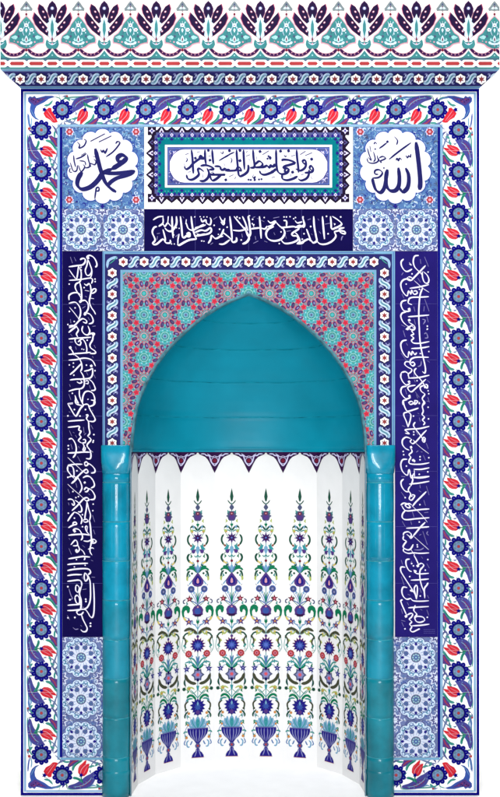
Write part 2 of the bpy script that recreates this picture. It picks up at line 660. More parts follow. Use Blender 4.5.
CART = [((180, 140), 10.0, """
22|115,100 125,180 130,270 135,340
20|45,265 60,295 95,280 130,240 175,205 220,175 210,160 195,185 235,190 240,170
22|250,100 252,180 262,250
22|322,100 328,180 335,245
22|205,262 260,255 320,275 335,295 290,300
22|65,350 80,390 120,400 165,375 190,345 180,300 200,290 240,320
22|195,410 240,412 280,380 290,330 270,285
22|335,330 330,350 300,350 320,405 360,395 420,345
22|300,350 360,350 440,350 445,345
22|345,265 400,270 410,300 435,300 450,290 470,300 500,300
12|390,210 440,180 497,145
10|55,150 90,135
10|65,180 75,200 60,225
10|50,270 45,240
10|80,325 110,320
10|170,125 200,120
10|400,120 425,140 435,115
10|440,240 450,260
10|285,165 310,160
10|225,340 230,380
10|335,320 310,330
d 12|285,108 458,402 300,205 155,185"""),
((225, 140), 10.0, """
22|115,100 120,180 128,270 135,340 150,365 190,350 225,320 235,280 230,250
22|185,100 188,180 195,300
20|0,310 60,310 110,305 125,280 150,280 160,310 130,300
22|280,100 285,180 295,270 250,280
20|300,280 360,270 375,240 340,215 300,250
22|295,275 380,275 420,260 440,280 460,255 480,270 497,240
22|345,310 360,340 400,350 460,330 497,310
12|0,180 50,145 95,125
12|375,150 440,110
10|210,130 225,115
10|210,165 250,150
10|150,190 160,220
10|235,195 250,205
10|55,180 70,200 60,235
10|40,370 85,350
10|95,395 110,370
10|315,170 320,200
10|285,350 275,375
10|400,310 405,320
d 13|45,110 150,108 350,118 150,210
d 9|435,165 425,190 452,190 340,398 365,395 235,400 258,402
16|275,370 290,385 305,365
18|285,385 300,395 290,412"""),
((270, 140), 10.0, """
22|60,100 62,180 65,260 80,320 120,345 170,330 190,290
20|0,270 40,265 60,240
22|0,330 40,310 60,290
22|125,215 130,200 190,205 250,230 200,250 150,265 135,285 180,290 180,320 150,325 150,290
22|265,100 270,180 280,260 285,330
22|120,345 125,390 170,405 230,390 275,365
20|255,290 300,310 345,285 360,245 350,205 325,215 340,240 360,235
20|280,390 310,408 360,390 385,355 390,300
20|345,330 370,330 420,320 430,290 410,260 395,285 420,310
12|300,150 355,115
12|350,160 420,130
10|140,150 150,170 165,160
10|370,180 385,195
10|15,380 50,370
10|205,340 205,370
10|310,350 335,345
10|410,370 418,395
10|210,165 250,155
d 13|105,115 185,112 415,195 225,325 0,180""")]
MUH = [((58, 125), 5.556, """
24|208,132 222,190 238,250 262,315 292,352 325,374
22|300,246 335,225 372,198 378,180 355,168 333,182 338,205 360,206
20|252,268 320,270 385,264 430,258
20|300,246 262,262 250,272
18|425,264 380,282 330,296 295,318 280,338
22|250,262 225,305 182,345 135,358 110,335 114,298 136,262
9|182,92 262,50
9|228,96 298,62
7|108,95 122,112 118,130 145,118 158,90 145,80
9|238,138 246,152 255,142 262,158 276,130
7|268,178 305,152 335,118 345,98 330,94 322,106
7|70,210 85,255 105,255 110,225
8|88,170 92,205 100,235
7|100,190 130,180 160,160
7|115,225 130,260 150,235 140,220
7|150,240 175,235 180,215 205,222 212,205 200,190
8|165,165 172,200 185,235
7|120,200 150,205 155,225
6|130,170 155,155
6|195,175 212,180
6|70,240 65,260 80,265
8|206,412 210,378 215,352 228,348 228,366 212,368"""),]
ALL = [((352, 125), 5.556, """
24|354,96 364,170 374,260 378,320 374,362
20|296,240 312,275 314,320 304,355 280,372 262,350
20|256,238 262,290 258,340 238,366 208,364 190,335 188,290 196,248
18|196,250 188,300 178,350 158,376 132,362 118,325 112,298
9|112,296 148,292 168,268 150,250 128,254 126,272 145,276
8|205,192 260,148 326,100
7|150,132 172,116 192,100
d 6|196,94
7|234,66 252,88 246,112
8|244,198 250,186 256,200 264,186 276,196
7|298,170 306,184 314,172 322,180 326,162
7|84,130 94,165 106,198 88,180
8|98,118 104,150
7|82,186 90,208 116,214 140,206 150,188
7|118,150 128,190 118,205
7|138,170 148,200 168,196 186,186 170,176 150,184
6|120,108 128,98 138,108
d 4|160,208 176,240 128,135"""),]
def write(art, data, colr, L=2, scale=1.0, dim=None, nib=0.6, box=None):
    for (ox, oy), sc_, txt in data:
        for ln in txt.strip().split('\n'):
            h, p = ln.split('|')
            P = [tuple(float(v) for v in q.split(',')) for q in p.split()]
            P = [(ox + x / sc_, oy + y / sc_) for x, y in P]
            if h[0] == 'd':
                r = float(h[1:]) / sc_ * scale
                for (x, y) in P: art.star(x, y, r * 1.25, r * 0.98, 4, colr, L, 0.3)
            else:
                w = float(h) / sc_ * (scale if float(h) > 9.5 else max(scale, 1.0) * 1.0)
                c = colr if (float(h) > 9.5 or not dim) else dim
                art.line(P, w, c, L, sm=4, taper=0.5, nib=nib)
# ------------------------------------------------------------------ the mihrab: root
root = bpy.data.objects.new('mihrab', None); col.objects.link(root)
root.location = (0, 0, 0)
root['label'] = 'tall prayer niche faced in painted blue and white tiles with a pointed turquoise hood'
root['category'] = 'prayer niche'
def tile_lines(art, xs, ys, x0, y0, x1, y1, colr, L=7, w=0.22):
    for x in xs: art.rect(x - w / 2, y0, x + w / 2, y1, colr, L)
    for y in ys: art.rect(x0, y - w / 2, x1, y + w / 2, colr, L)

# opening of the hood
CX = 248.7
arch_left = [(131.2, 452), (131.6, 440), (132.8, 430), (136, 408), (140, 396), (146.5, 381), (156, 364.5), (166, 351), (177, 339), (189, 328), (203, 316.5), (218, 307), (232, 300), (241, 296.3), (CX, 293.6)]
NX = CX - 131.2
opening = arch_left + [(2 * CX - x, y) for x, y in arch_left[::-1][1:]]
hole = opening if area(opening) > 0 else opening[::-1]

# ---------------------------------------------------------- body (core, plastered sides and back)
def body():
    V, F = [], []
    def addbox(a0, a1, b0, b1, c0, c1):
        v, f = box(a0, a1, b0, b1, c0, c1); n = len(V); V.extend(v); F.extend([[i + n for i in q] for q in f])
    # front plate with the opening cut out
    out = [(20.6, 88), (479.4, 88), (479.4, FLOOR), (2 * CX - 131.2, FLOOR)] + [(2 * CX - x, y) for x, y in arch_left] + [(x, y) for x, y in arch_left[::-1][1:]] + [(131.2, FLOOR), (20.6, FLOOR)]
    for t in tris(out):
        n = len(V); V.extend([W(x, y, 1.4) for x, y in t]); F.append([n, n + 1, n + 2])
    x0, x1 = W(20.6, 0)[0], W(479.4, 0)[0]; zt = W(0, 86)[2]
    addbox(x0, x0 + 0.05, 0.0072, 0.80, 0, zt); addbox(x1 - 0.05, x1, 0.0072, 0.80, 0, zt)
    addbox(x0 + 0.051, x1 - 0.051, 0.74, 0.80, 0, zt)
    addbox(x0 + 0.051, x1 - 0.051, 0.012, 0.739, zt - 0.05, zt - 0.001)
    return mesh('core_wall', V, F, 'plaster', root)
body()

# ---------------------------------------------------------- floral border (tulips, rosettes, saz leaves)
def flower(a, x, y, L=3, r=10.0):
    for i in range(10):
        t = 2 * math.pi * (i + 0.5) / 10
        a.ell(x + 0.76 * r * math.cos(t), y + 0.76 * r * math.sin(t), 0.285 * r, 0.25 * r, 'deep', L, t, 10)
    for i in range(10):
        t = 2 * math.pi * (i + 0.5) / 10
        a.dot(x + 0.79 * r * math.cos(t), y + 0.79 * r * math.sin(t), 0.065 * r, 'dusk', L + 1, 6)
    a.dot(x, y, 0.64 * r, 'navy', L + 1, 20)
    a.dot(x, y, 0.55 * r, 'steel', L + 2, 20)
    for i in range(12):
        t = 2 * math.pi * i / 12
        a.dot(x + 0.42 * r * math.cos(t), y + 0.42 * r * math.sin(t), 0.07 * r, 'aqua' if i % 2 else 'sky', L + 3, 6)
    a.ring(x, y, 0.25 * r, 0.06 * r, 'sky', L + 3, 10)
    a.star(x, y, 0.2 * r, 0.11 * r, 6, 'brick', L + 4)
def unit(a, stem=True):
    """one repeat, drawn with the flower centre at (0,0) and the run going down to (0,41.7)"""
    Z = lambda s_: [((float(p.split(',')[0]) - 236) / 9.96, (float(p.split(',')[1]) - 120) / 9.96) for p in s_.split()]
    a.line(Z('100,165 96,230 104,320 108,400 112,460 128,520 150,540'), 1.30, 'aqua', 1)
    a.line(Z('385,300 392,350 372,410 352,460 325,505'), 1.45, 'steel', 1)
    a.line(Z('110,0 116,60 132,100 150,118'), 1.95, 'steel', 1)
    a.leaf(*Z('112,-40')[0], *Z('140,110')[0], 2.0, 'mid', 2, 0.1)
    a.leaf(*Z('112,380')[0], *Z('118,470')[0], 1.8, 'sky', 2, -0.2)
    # large saz leaf
    a.poly(Z('112,170 98,215 92,262 96,315 106,360 124,400 150,428 185,446 225,452 275,440 262,420 246,398 232,368 216,344 198,322 182,298 164,272 150,244 142,216 132,186'), 'iris', 2)
    a.poly(Z('116,205 104,250 112,305 124,350 146,388 178,412 210,420 205,396 190,372 172,345 150,318 136,288 124,250'), 'purple', 3)
    a.line(Z('118,230 124,290 146,345 180,390 212,412'), 0.72, 'sky', 4)
    for q in Z('128,322 142,350 158,372 134,300 172,392'):
        a.dot(q[0], q[1], 0.55, 'brick', 5, 6)
    for q in Z('150,330 168,356 120,270'):
        a.dot(q[0], q[1], 0.45, 'lilac', 5, 6)
    a.leaf(*Z('104,165')[0], *Z('165,150')[0], 1.2, 'green', 2, 0.1)
    # green leaf
    a.line(Z('168,318 190,290 205,255 206,222'), 2.60, 'aqua', 2, taper=0.2)
    a.line(Z('176,305 196,275 206,240'), 1.01, 'green', 3)
    a.line(Z('150,325 190,312 228,302'), 1.01, 'green', 2)
    # tulip
    a.poly(Z('238,292 262,276 300,278 330,292 352,318 372,338 392,362 360,358 344,352 352,392 318,384 280,378 248,364 226,340 224,318'), 'red', 4)
    a.line(Z('250,300 290,310 330,345 350,375'), 0.65, 'rose', 5)
    a.line(Z('246,332 285,350 325,372'), 0.65, 'pink', 5)
    a.line(Z('262,286 305,290 342,322'), 0.58, 'redlight', 5)
    a.star(*Z('236,308')[0], 2.6, 1.3, 5, 'deep', 6, 0.3)
    # curved upper leaf
    a.line(Z('275,222 318,232 350,262 382,308 410,312'), 2.60, 'aqua', 2, taper=0.2)
    a.line(Z('300,232 340,258 372,298'), 0.87, 'green', 3)
    a.poly(Z('305,178 335,172 362,192 394,196 398,240 392,290 372,282 352,248 328,222'), 'purple', 3)
    a.line(Z('330,190 360,220 384,270'), 0.87, 'brick', 4)
    a.line(Z('368,198 366,150 388,112'), 1.95, 'aqua', 2, taper=0.2)
    a.line(Z('300,378 322,400 322,440'), 1.45, 'aqua', 2)
    a.line(Z('345,500 352,455 376,430'), 1.95, 'dusk', 2)
    a.star(*Z('100,488')[0], 1.5, 0.8, 5, 'brick', 3)
    a.leaf(*Z('150,455')[0], *Z('112,520')[0], 2.6, 'aqua', 2, 0.15)
    a.leaf(*Z('392,170')[0], *Z('330,60')[0], 2.0, 'dusk', 2, 0.1)
    a.leaf(*Z('385,400')[0], *Z('352,530')[0], 2.4, 'steel', 2, 0.12)
    a.leaf(*Z('330,440')[0], *Z('300,400')[0], 1.8, 'aqua', 2, 0.2)
    a.leaf(*Z('108,120')[0], *Z('150,170')[0], 2.2, 'iris', 2, -0.2)
    a.line(Z('300,402 340,412 372,440 392,470'), 1.2, 'steel', 1)
    a.leaf(*Z('322,440')[0], *Z('372,470')[0], 2.2, 'aqua', 2, 0.2)
    a.leaf(*Z('355,520')[0], *Z('392,470')[0], 1.8, 'dusk', 2, 0.2)
    a.leaf(*Z('200,200')[0], *Z('262,236')[0], 1.6, 'aqua', 2, -0.2)
    a.leaf(*Z('205,352')[0], *Z('160,322')[0], 1.5, 'green', 2, 0.2)
    a.leaf(*Z('290,400')[0], *Z('252,408')[0], 1.6, 'steel', 2, 0.2)
    a.leaf(*Z('120,470')[0], *Z('108,540')[0], 2.0, 'steel', 2, 0.2)
    a.leaf(*Z('398,300')[0], *Z('402,380')[0], 1.6, 'aqua', 2, -0.2)
    for q in Z('345,205 372,230 385,262'): a.dot(q[0], q[1], 0.5, 'brick', 5, 6)
    for q in Z('112,250 110,300 200,425 230,436'): a.dot(q[0], q[1], 0.45, 'sky', 5, 6)
def corner(a):
    """corner spray drawn for the top-left corner, origin at the corner flower-less point"""
    Z = lambda s_: [(18 + float(p.split(',')[0]) / 9.96, 85 + float(p.split(',')[1]) / 9.96) for p in s_.split()]
    a.poly(Z('100,130 118,112 140,120 160,108 176,128 205,122 260,108 320,108 345,118 290,135 250,165 210,185 180,200 165,225 160,262 172,300 205,328 168,318 136,290 118,250 118,215 126,185 102,160'), 'blue', 2)
    a.poly(Z('112,140 132,126 160,124 180,140 230,128 280,122 235,150 196,178 160,196 146,180 118,160'), 'purple', 3)
    for q in Z('150,150 170,165 200,150 185,140 135,142'): a.dot(q[0], q[1], 0.6, 'plum', 4, 6)
    for q in Z('160,140 190,160 220,140'): a.dot(q[0], q[1], 0.5, 'brick', 4, 6)
    a.line(Z('130,235 150,280 190,320'), 0.5, 'sky', 4)
    a.line(Z('245,195 290,188 325,150'), 2.0, 'aqua', 3, taper=0.2)
    a.line(Z('100,265 104,330 116,395'), 1.4, 'blue', 2); a.line(Z('128,300 134,350 122,400'), 1.2, 'sky', 2)
    a.line(Z('345,118 385,130 405,165'), 0.9, 'aqua', 2); a.line(Z('380,95 395,140'), 0.8, 'aqua', 2)
    a.line(Z('345,415 385,380 412,345'), 1.1, 'steel', 2)
    a.star(*Z('112,405')[0], 1.9, 1.0, 5, 'brick', 3)
    a.poly(Z('240,268 262,240 288,215 312,218 318,250 345,290 372,345 345,352 325,350 300,325 262,305'), 'red', 4)
    a.line(Z('275,240 310,290 345,338'), 0.45, 'rose', 5); a.line(Z('262,270 300,310 330,338'), 0.45, 'pink', 5)
    a.star(*Z('250,234')[0], 2.5, 1.3, 5, 'deep', 6)
    a.line(Z('262,215 280,200'), 0.8, 'green', 3)
def place(cx, cy, rot):
    c, s_ = round(math.cos(rot)), round(math.sin(rot))
    return lambda p: (cx + p[0] * c - p[1] * s_, cy + p[0] * s_ + p[1] * c)
# left strip
def side_strip(mirror):
    fl = (lambda p: (500 - p[0], 883.9 - p[1])) if mirror else (lambda p: p)
    a = Art()
    a.T = [lambda p: (500 - p[0], p[1])] if mirror else [lambda p: p]
    a.slab(20.7, 88.7, 62.4, 795.3, 'white')
    a.rect(20.9, 88.9, 23.5, 795.2, 'deep', 1)
    a.rect(24.0, 92.2, 26.4, 791.9, 'pale', 1); a.rect(24.9, 92.9, 25.6, 791.2, 'sky', 2)
    a.rect(57.4, 124.4, 60.0, 759.8, 'sky', 1); a.rect(58.2, 125.2, 59.0, 759, 'pale', 2)
    a.rect(60.0, 127, 62.4, 757.4, 'deep', 1)
    tile_lines(a, [], [130.2 + 41.62 * k + 20.8 for k in range(15)], 26.5, 0, 57.3, 0, 'faint', 7, 0.15)
    a.T = [lambda p: p]
    for k in range(16):
        yc = 130.2 + 41.62 * k
        cx = 41.7 if not mirror else 458.3
        flower(a, cx, yc)
    a.clip = (26.5, 96, 57.4, 791) if not mirror else (442.6, 96, 473.5, 791)
    for k in range(15):
        if not mirror: a.push(place(41.7, 130.2 + 41.62 * k, 0))
        else: a.push(place(458.3, 130.2 + 41.62 * (k + 1), math.pi))
        unit(a); a.pop()
    a.clip = None
    # corners
    top = (lambda p: p) if not mirror else (lambda p: (500 - p[0], p[1]))
    big = lambda p: (41.5 + (p[0] - 41.5) * 1.12, 109.5 + (p[1] - 109.5) * 1.12) if False else (27 + (p[0] - 27) * 1.1, 95 + (p[1] - 95) * 1.1)
    a.push(top); a.push(big); corner(a); a.pop(); a.pop()
    a.push((lambda p: (p[0], 884.9 - p[1])) if not mirror else (lambda p: (500 - p[0], 884.9 - p[1])))
    a.push(big); corner(a); a.pop(); a.pop()
    return a
side_strip(False).build('floral_border', root)
side_strip(True).build('floral_border', root)
a = Art()
a.slab(62.5, 88.7, 437.5, 126.9, 'white')
a.rect(23.5, 88.9, 476.5, 91.7, 'deep', 2)
a.rect(26.4, 92.2, 473.6, 94.4, 'pale', 2); a.rect(25.6, 92.9, 474.4, 93.5, 'sky', 3)
a.rect(60.0, 124.4, 440, 126.8, 'sky', 2); a.rect(60, 125.2, 440, 126, 'pale', 3)
for k in range(10): flower(a, 62.5 + 41.66 * k, 110.0)
a.clip = (52, 94.6, 448, 124.3)
for k in range(-1, 10):
    if k == -1: continue
    if k == 9: continue
    a.push(place(62.5 + 41.66 * (k + 1), 110.0, math.pi / 2)); unit(a); a.pop()
a.build('floral_border', root)
for sx in (0, 1):
    a = Art()
    xa, xb = (62.5, 104.5) if sx == 0 else (391.5, 437.5)
    a.slab(xa, 757.5, xb, 795.3, 'white')
    xo = 23.5 if sx == 0 else 476.5
    a.rect(min(xa, xo), 792.7, max(xb, xo), 795.2, 'deep', 2)
    a.rect(min(xa, xo + (3 if sx == 0 else -3)), 790, max(xb, xo - (0 if sx == 0 else 3)), 792.2, 'pale', 2)
    a.rect(min(xa, 60.5) if sx == 0 else xa, 757.5, xb if sx == 0 else 439.5, 759.9, 'sky', 2)
    c0, c1 = (62.5, 104.1) if sx == 0 else (395.9, 437.5)
    a.clip = (min(xa, c0 - 11), 760, max(xb, c1 + 11), 790)
    for x in (c0, c1): flower(a, x, 774.9)
    a.push(place(c0, 774.9, -math.pi / 2)); unit(a); a.pop()
    a.build('floral_border', root)

# ---------------------------------------------------------- medallion panels
def arabesque(a, x0, y0, x1, y1, n, cols, seed, L=1):
    rnd = random.Random(seed)
    for i in range(n):
        x, y = rnd.uniform(x0, x1), rnd.uniform(y0, y1); t = rnd.uniform(0, 6.28); r = rnd.uniform(1.2, 3.2)
        sg = rnd.choice((-1, 1)); P = []
        for k in range(5):
            P.append((x + r * math.cos(t + sg * k * 0.85) * (1 - k * 0.1), y + r * math.sin(t + sg * k * 0.85) * (1 - k * 0.1)))
        a.line(P, rnd.uniform(0.35, 1.0), rnd.choice(cols), L + rnd.choice((0, 1)), sm=2, taper=0.2)
def medallion(x0, x1, cx, cy, data, name_label, let_label, seed):
    a = Art(clip=(x0 + 0.1, 127.1, x1 - 0.1, 208.9))
    a.slab(x0, 127, x1, 209, 'mid')
    half = lambda f: [f]
    # mirrored arabesque ground
    m = Art()
    arabesque(a, x0, 127, x1, 209, 1100, ['pale', 'sky', 'sky', 'blue', 'frost', 'blue', 'cobalt', 'slate', 'mid'], seed)
    rnd = random.Random(seed + 1)
    for i in range(70):
        a.leaf(*(lambda X, Y, T: (X, Y, X + 3 * math.cos(T), Y + 3 * math.sin(T)))(rnd.uniform(x0, x1), rnd.uniform(127, 209), rnd.uniform(0, 6.28)), 1.2, rnd.choice(['cobalt', 'pale', 'slate']), 3)
    for (fx, fy) in ((x0 + 7.3, 132), (x1 - 8, 132), (x0 + 7, 200), (x1 - 8, 200)):
        a.star(fx, fy, 4.6, 3.6, 8, 'lav', 4); a.star(fx, fy, 3.7, 2.8, 6, 'brick', 5); a.dot(fx, fy, 1.4, 'rose', 6)
    a.star(cx, 206.4, 3.2, 1.4, 4, 'cobalt', 4)
    o = a.build('medallion_panel', root, label=name_label)
    b = Art()
    N = 14; P = []; Po = []
    for i in range(N * 8):
        t = 2 * math.pi * i / (N * 8); f = abs(math.sin(t * N / 2 + (0.0)))
        P.append((cx + (32.3 + 3.6 * f ** 0.65) * math.cos(t), cy + (33.6 + 3.6 * f ** 0.65) * math.sin(t)))
        Po.append((cx + (33.3 + 3.6 * f ** 0.65) * math.cos(t), cy + (34.6 + 3.6 * f ** 0.65) * math.sin(t)))
    def lift(x, y, d): return ((x - 250) * S, -d - 0.0030, (FLOOR - y) * S)
    b.poly(Po, 'blue', 0); b.poly(P, 'panelwhite', 1)
    b.rect(cx - 0.12, cy - 33, cx + 0.12, cy + 33, 'faint', 2); b.rect(cx - 32, cy - 0.4, cx + 32, cy - 0.15, 'grout', 2)
    r = b.build('roundel', o, lift)
    c = Art(); write(c, data, 'ink', 3, 1.12, nib=0.75)
    c.build('lettering', o, lift, label=let_label)
medallion(62.5, 144.2, 102.8, 166.4, MUH, 'blue arabesque panel with a white lobed roundel, at the upper left', 'dark blue Arabic calligraphy', 11)
medallion(352.9, 437.5, 395.2, 166.4, ALL, 'blue arabesque panel with a white lobed roundel, at the upper right', 'dark blue Arabic calligraphy', 23)

# ---------------------------------------------------------- rosette tiles
def rosette(x0, y0, x1, y1, cx, cy, seed):
    a = Art(clip=(x0 + 0.1, y0 + 0.1, x1 - 0.1, y1 - 0.1))
    a.slab(x0, y0, x1, y1, 'tileblue')
    arabesque(a, x0, y0, x1, y1, 220, ['rosewhite', 'dusk', 'blue', 'frost', 'mid', 'dusk', 'mid'], seed)
    for (qx, qy) in ((cx - 20.9, cy - 20.9), (cx + 20.9, cy - 20.9), (cx - 20.9, cy + 20.9), (cx + 20.9, cy + 20.9)):
        a.star(qx, qy, 8.5, 5.4, 8, 'rosewhite', 2); a.star(qx, qy, 6.8, 4.0, 8, 'dusk', 3); a.star(qx, qy, 4, 2, 8, 'rosewhite', 4)
        for i in range(8): a.dot(qx + 10.2 * math.cos(i * 0.785), qy + 10.2 * math.sin(i * 0.785), 0.9, 'cobalt' if i % 2 else 'rosewhite', 3, 6)
    P = lambda r, k, n, ph=0: [(cx + (r + k * abs(math.sin(t * n / 2 + ph)) ** 0.7) * math.cos(t), cy + (r + k * abs(math.sin(t * n / 2 + ph)) ** 0.7) * math.sin(t)) for t in [2 * math.pi * i / 96 for i in range(96)]]
    a.poly(P(18.2, 2.6, 12, math.pi / 2 * 0), 'dusk', 5)
    a.poly(P(17.5, 2.5, 12), 'frost', 6)
    a.poly(P(15.2, 1.7, 12), 'mid', 7)
    a.poly(P(14.3, 1.6, 12), 'frost', 7)
    for i in range(12):
        t = math.pi * (i + 0.5) / 6
        for o_ in (-0.10, 0.10):
            a.ell(cx + 17.2 * math.cos(t + o_), cy + 17.2 * math.sin(t + o_), 1.5, 0.55, 'sea' if i % 2 else 'steel', 7, t + o_ * 3, 8)
    a.poly(P(12.9, 2.4, 8, math.pi / 2), 'steel', 8); a.poly(P(12.2, 2.3, 8, math.pi / 2), 'rosewhite', 8)
    for i in range(12):
        t = math.pi * (i + 0.5) / 6; a.line([(cx + 16 * math.cos(t - .14), cy + 16 * math.sin(t - .14)), (cx + 19.4 * math.cos(t), cy + 19.4 * math.sin(t)), (cx + 16 * math.cos(t + .14), cy + 16 * math.sin(t + .14))], 0.5, 'blue', 8, sm=3)
        a.dot(cx + 15.6 * math.cos(t), cy + 15.6 * math.sin(t), 0.6, 'slate', 9, 6)
    for i in range(16):
        t = math.pi * i / 8
        a.line([(cx + 6 * math.cos(t), cy + 6 * math.sin(t)), (cx + 11 * math.cos(t + 0.16), cy + 11 * math.sin(t + 0.16)), (cx + 15 * math.cos(t), cy + 15 * math.sin(t))], 0.5, 'mid', 9, sm=3)
    for i in range(8):
        t = math.pi * i / 4
        a.poly([(cx + 15.6 * math.cos(t), cy + 15.6 * math.sin(t)), (cx + 13.4 * math.cos(t + 0.12), cy + 13.4 * math.sin(t + 0.12)), (cx + 11.4 * math.cos(t), cy + 11.4 * math.sin(t)), (cx + 13.4 * math.cos(t - 0.12), cy + 13.4 * math.sin(t - 0.12))], 'cobalt', 10, True)
        t += math.pi / 8
        X, Y = cx + 10.6 * math.cos(t), cy + 10.6 * math.sin(t)
        a.dot(X, Y, 2.4, 'dusk', 10, 12); a.dot(X, Y, 1.5, 'mid', 11); a.dot(X, Y, 0.8, 'slate', 12, 8)
        a.line([(cx + 5 * math.cos(t), cy + 5 * math.sin(t)), (cx + 8 * math.cos(t), cy + 8 * math.sin(t))], 0.6, 'sky', 10, sm=0)
        a.dot(cx + 14.4 * math.cos(t), cy + 14.4 * math.sin(t), 0.8, 'slate', 10, 8)
    a.dot(cx, cy, 5.0, 'slate', 11, 20); a.dot(cx, cy, 4.2, 'steel', 12, 20)
    for i in range(8): a.dot(cx + 3.1 * math.cos(i * 0.785), cy + 3.1 * math.sin(i * 0.785), 0.75, 'mint', 13, 6)
    a.dot(cx, cy, 1.9, 'blue', 13); a.star(cx, cy, 1.3, 0.6, 8, 'mint', 14)
    a.build('rosette_tile', root, lambda x, y, d: ((x - 250) * S, -d * 0.6, (FLOOR - y) * S))
G = 0.06
for x0, x1, cx in ((62.5, 102.3, 81.4), (102.3, 144.2, 123.2), (352.9, 395.2, 373.9), (395.2, 437.5, 416.3)):
    rosette(x0 + G, 209 + G, x1 - G, 251 - G, cx, 229.9, int(cx))
for y0, y1, cy in ((637, 678.3, 657.3), (678.3, 720.2, 699.3), (720.2, 757.4, 741.2)):
    rosette(62.5 + G, y0 + G, 104.5 - G, y1 - G, 81.4, cy, int(cy))
    rosette(393.0 + G, y0 + G, 437.5 - G, y1 - G, 415.7, cy, int(cy) + 1)
# narrow light strip under the upper rosettes
# ---------------------------------------------------------- teal cartouche panel
a = Art(clip=(144.4, 127.1, 352.8, 208.9))
a.slab(144.3, 127, 352.8, 209, 'white')
bx0, bx1, by0, by1 = 151.5, 2 * 248.5 - 151.5, 130.0, 199.0
a.rect(bx0, by0, bx1, by1, 'dark', 1)
a.rect(bx0 + 3.2, by0 + 2.5, bx1 - 3.2, by1 - 3, 'dusk', 2)
a.rect(158.4, 137.4, 338.6, 194.0, 'teal', 3)
a.rect(160.6, 140.2, 336.4, 191.8, 'teal', 4)
def tooth(px, py, dx, dy, big):
    """one tooth of the edging; (dx,dy) points outwards"""
    tx, ty = -dy, dx; h = 5.6 if big else 4.2; w = 5.3
    q = lambda u, v: (px + dx * u + tx * v, py + dy * u + ty * v)
    a.poly([q(-1, -w), q(0, -w), q(h, 0), q(0, w), q(-1, w)], 'dark', 3)
    a.poly([q(-1.5, -2.6), q(h - 2.2, 0), q(-1.5, 2.6)], 'lav' if big else 'dusk', 4)
    a.dot(*q(-0.6, 0), 1.0, 'plum', 5, 8)
    a.poly([q(-2.2, 0), q(-4, -1.8), q(-6.2, 0), q(-4, 1.8)], 'lav', 5, True)
    a.dot(*q(-4.1, 0), 0.7, 'cobalt', 6, 6)
    a.poly([q(-5.2, -4.4), q(-3, -2.6), q(-5.0, -1.4), q(-7.0, -3.0)], 'cobalt', 4)
    a.poly([q(-5.2, 4.4), q(-3, 2.6), q(-5.0, 1.4), q(-7.0, 3.0)], 'cobalt', 4)
    a.poly([q(-6.6, 0), q(-8.6, -2.2), q(-10, 0), q(-8.6, 2.2)], 'cobalt', 5, True)
    a.dot(*q(-7.6, 3.6), 0.9, 'sea', 5, 6); a.dot(*q(-7.6, -3.6), 0.9, 'sea', 5, 6)
n = 18
for i in range(n):
    x = 156.5 + (bx1 - bx0 - 10) * (i + 0.5) / n
    tooth(x, by1, 0, 1, i % 2 == 0); tooth(x, by0 + 1.0, 0, -1, i % 2 == 0)
for i in range(5):
    y = 142.5 + 10.75 * i
    tooth(bx0, y, -1, 0, i % 2 == 1); tooth(bx1, y, 1, 0, i % 2 == 1)
for (qx, qy) in ((bx0 + 0.5, by0 + 1), (bx1 - 0.5, by0 + 1), (bx0 + 0.5, by1 - 1), (bx1 - 0.5, by1 - 1)):
    a.rect(qx - 4.2, qy - 4.2, qx + 4.2, qy + 4.2, 'dark', 5); a.star(qx, qy, 5.8, 4.2, 4, 'dark', 5, math.pi / 4)
    a.star(qx, qy, 3.4, 1.6, 4, 'lav', 6); a.dot(qx, qy, 1, 'cobalt', 7)
a.rect(165.1, 145.0, 331.9, 187.6, 'white', 6)
a.rect(167.3, 147.0, 329.7, 185.6, 'slate', 7)
a.rect(168.1, 147.9, 328.9, 184.6, 'bluelight', 8)
a.rect(168.8, 148.6, 328.2, 183.9, 'dusk', 9)
a.clip = (169, 148.8, 328, 183.7)
arabesque(a, 169, 149, 184, 184, 60, ['lav', 'blue', 'cobalt', 'lilac', 'blue'], 5, 10)
arabesque(a, 313, 149, 328, 184, 60, ['lav', 'blue', 'cobalt', 'lilac', 'blue'], 6, 10)
for x in (174.5, 322.5):
    for y in (153, 161, 171, 179): a.star(x, y, 2.6, 1.0, 4, 'lav', 12, 0.78)
P = []
for sx in (-1, 1):
    for i in range(13):
        t = -math.pi / 2 + math.pi * i / 12
        r = 1 + 0.035 * abs(math.sin(i * math.pi / 2))
        px = 58 + 14.6 * math.cos(t) * r if True else 0
        P.append((248.5 + (px + 6) * sx, 166.3 + 16.6 * math.sin(t) * (1 if sx == 1 else -1)))
a.poly([(248.5 + (p[0] - 248.5) * 1.008, 166.3 + (p[1] - 166.3) * 1.03) for p in P], 'cobalt', 12)
a.poly(P, 'panelwhite', 13)
tile_lines(a, [195, 248.5, 302], [], 0, 149, 0, 184, 'lav', 14, 0.15)
pan = a.build('cartouche_panel', root, lambda x, y, d: ((x - 250) * S, -d * 0.6, (FLOOR - y) * S), label='white panel with a teal zigzag frame round a lavender cartouche')
c = Art(); write(c, CART, 'ink', 14, 1.12, dim='slate', nib=0.75)
c.build('lettering', pan, lambda x, y, d: ((x - 250) * S, -d * 0.65, (FLOOR - y) * S), label='slender dark blue Arabic calligraphy')

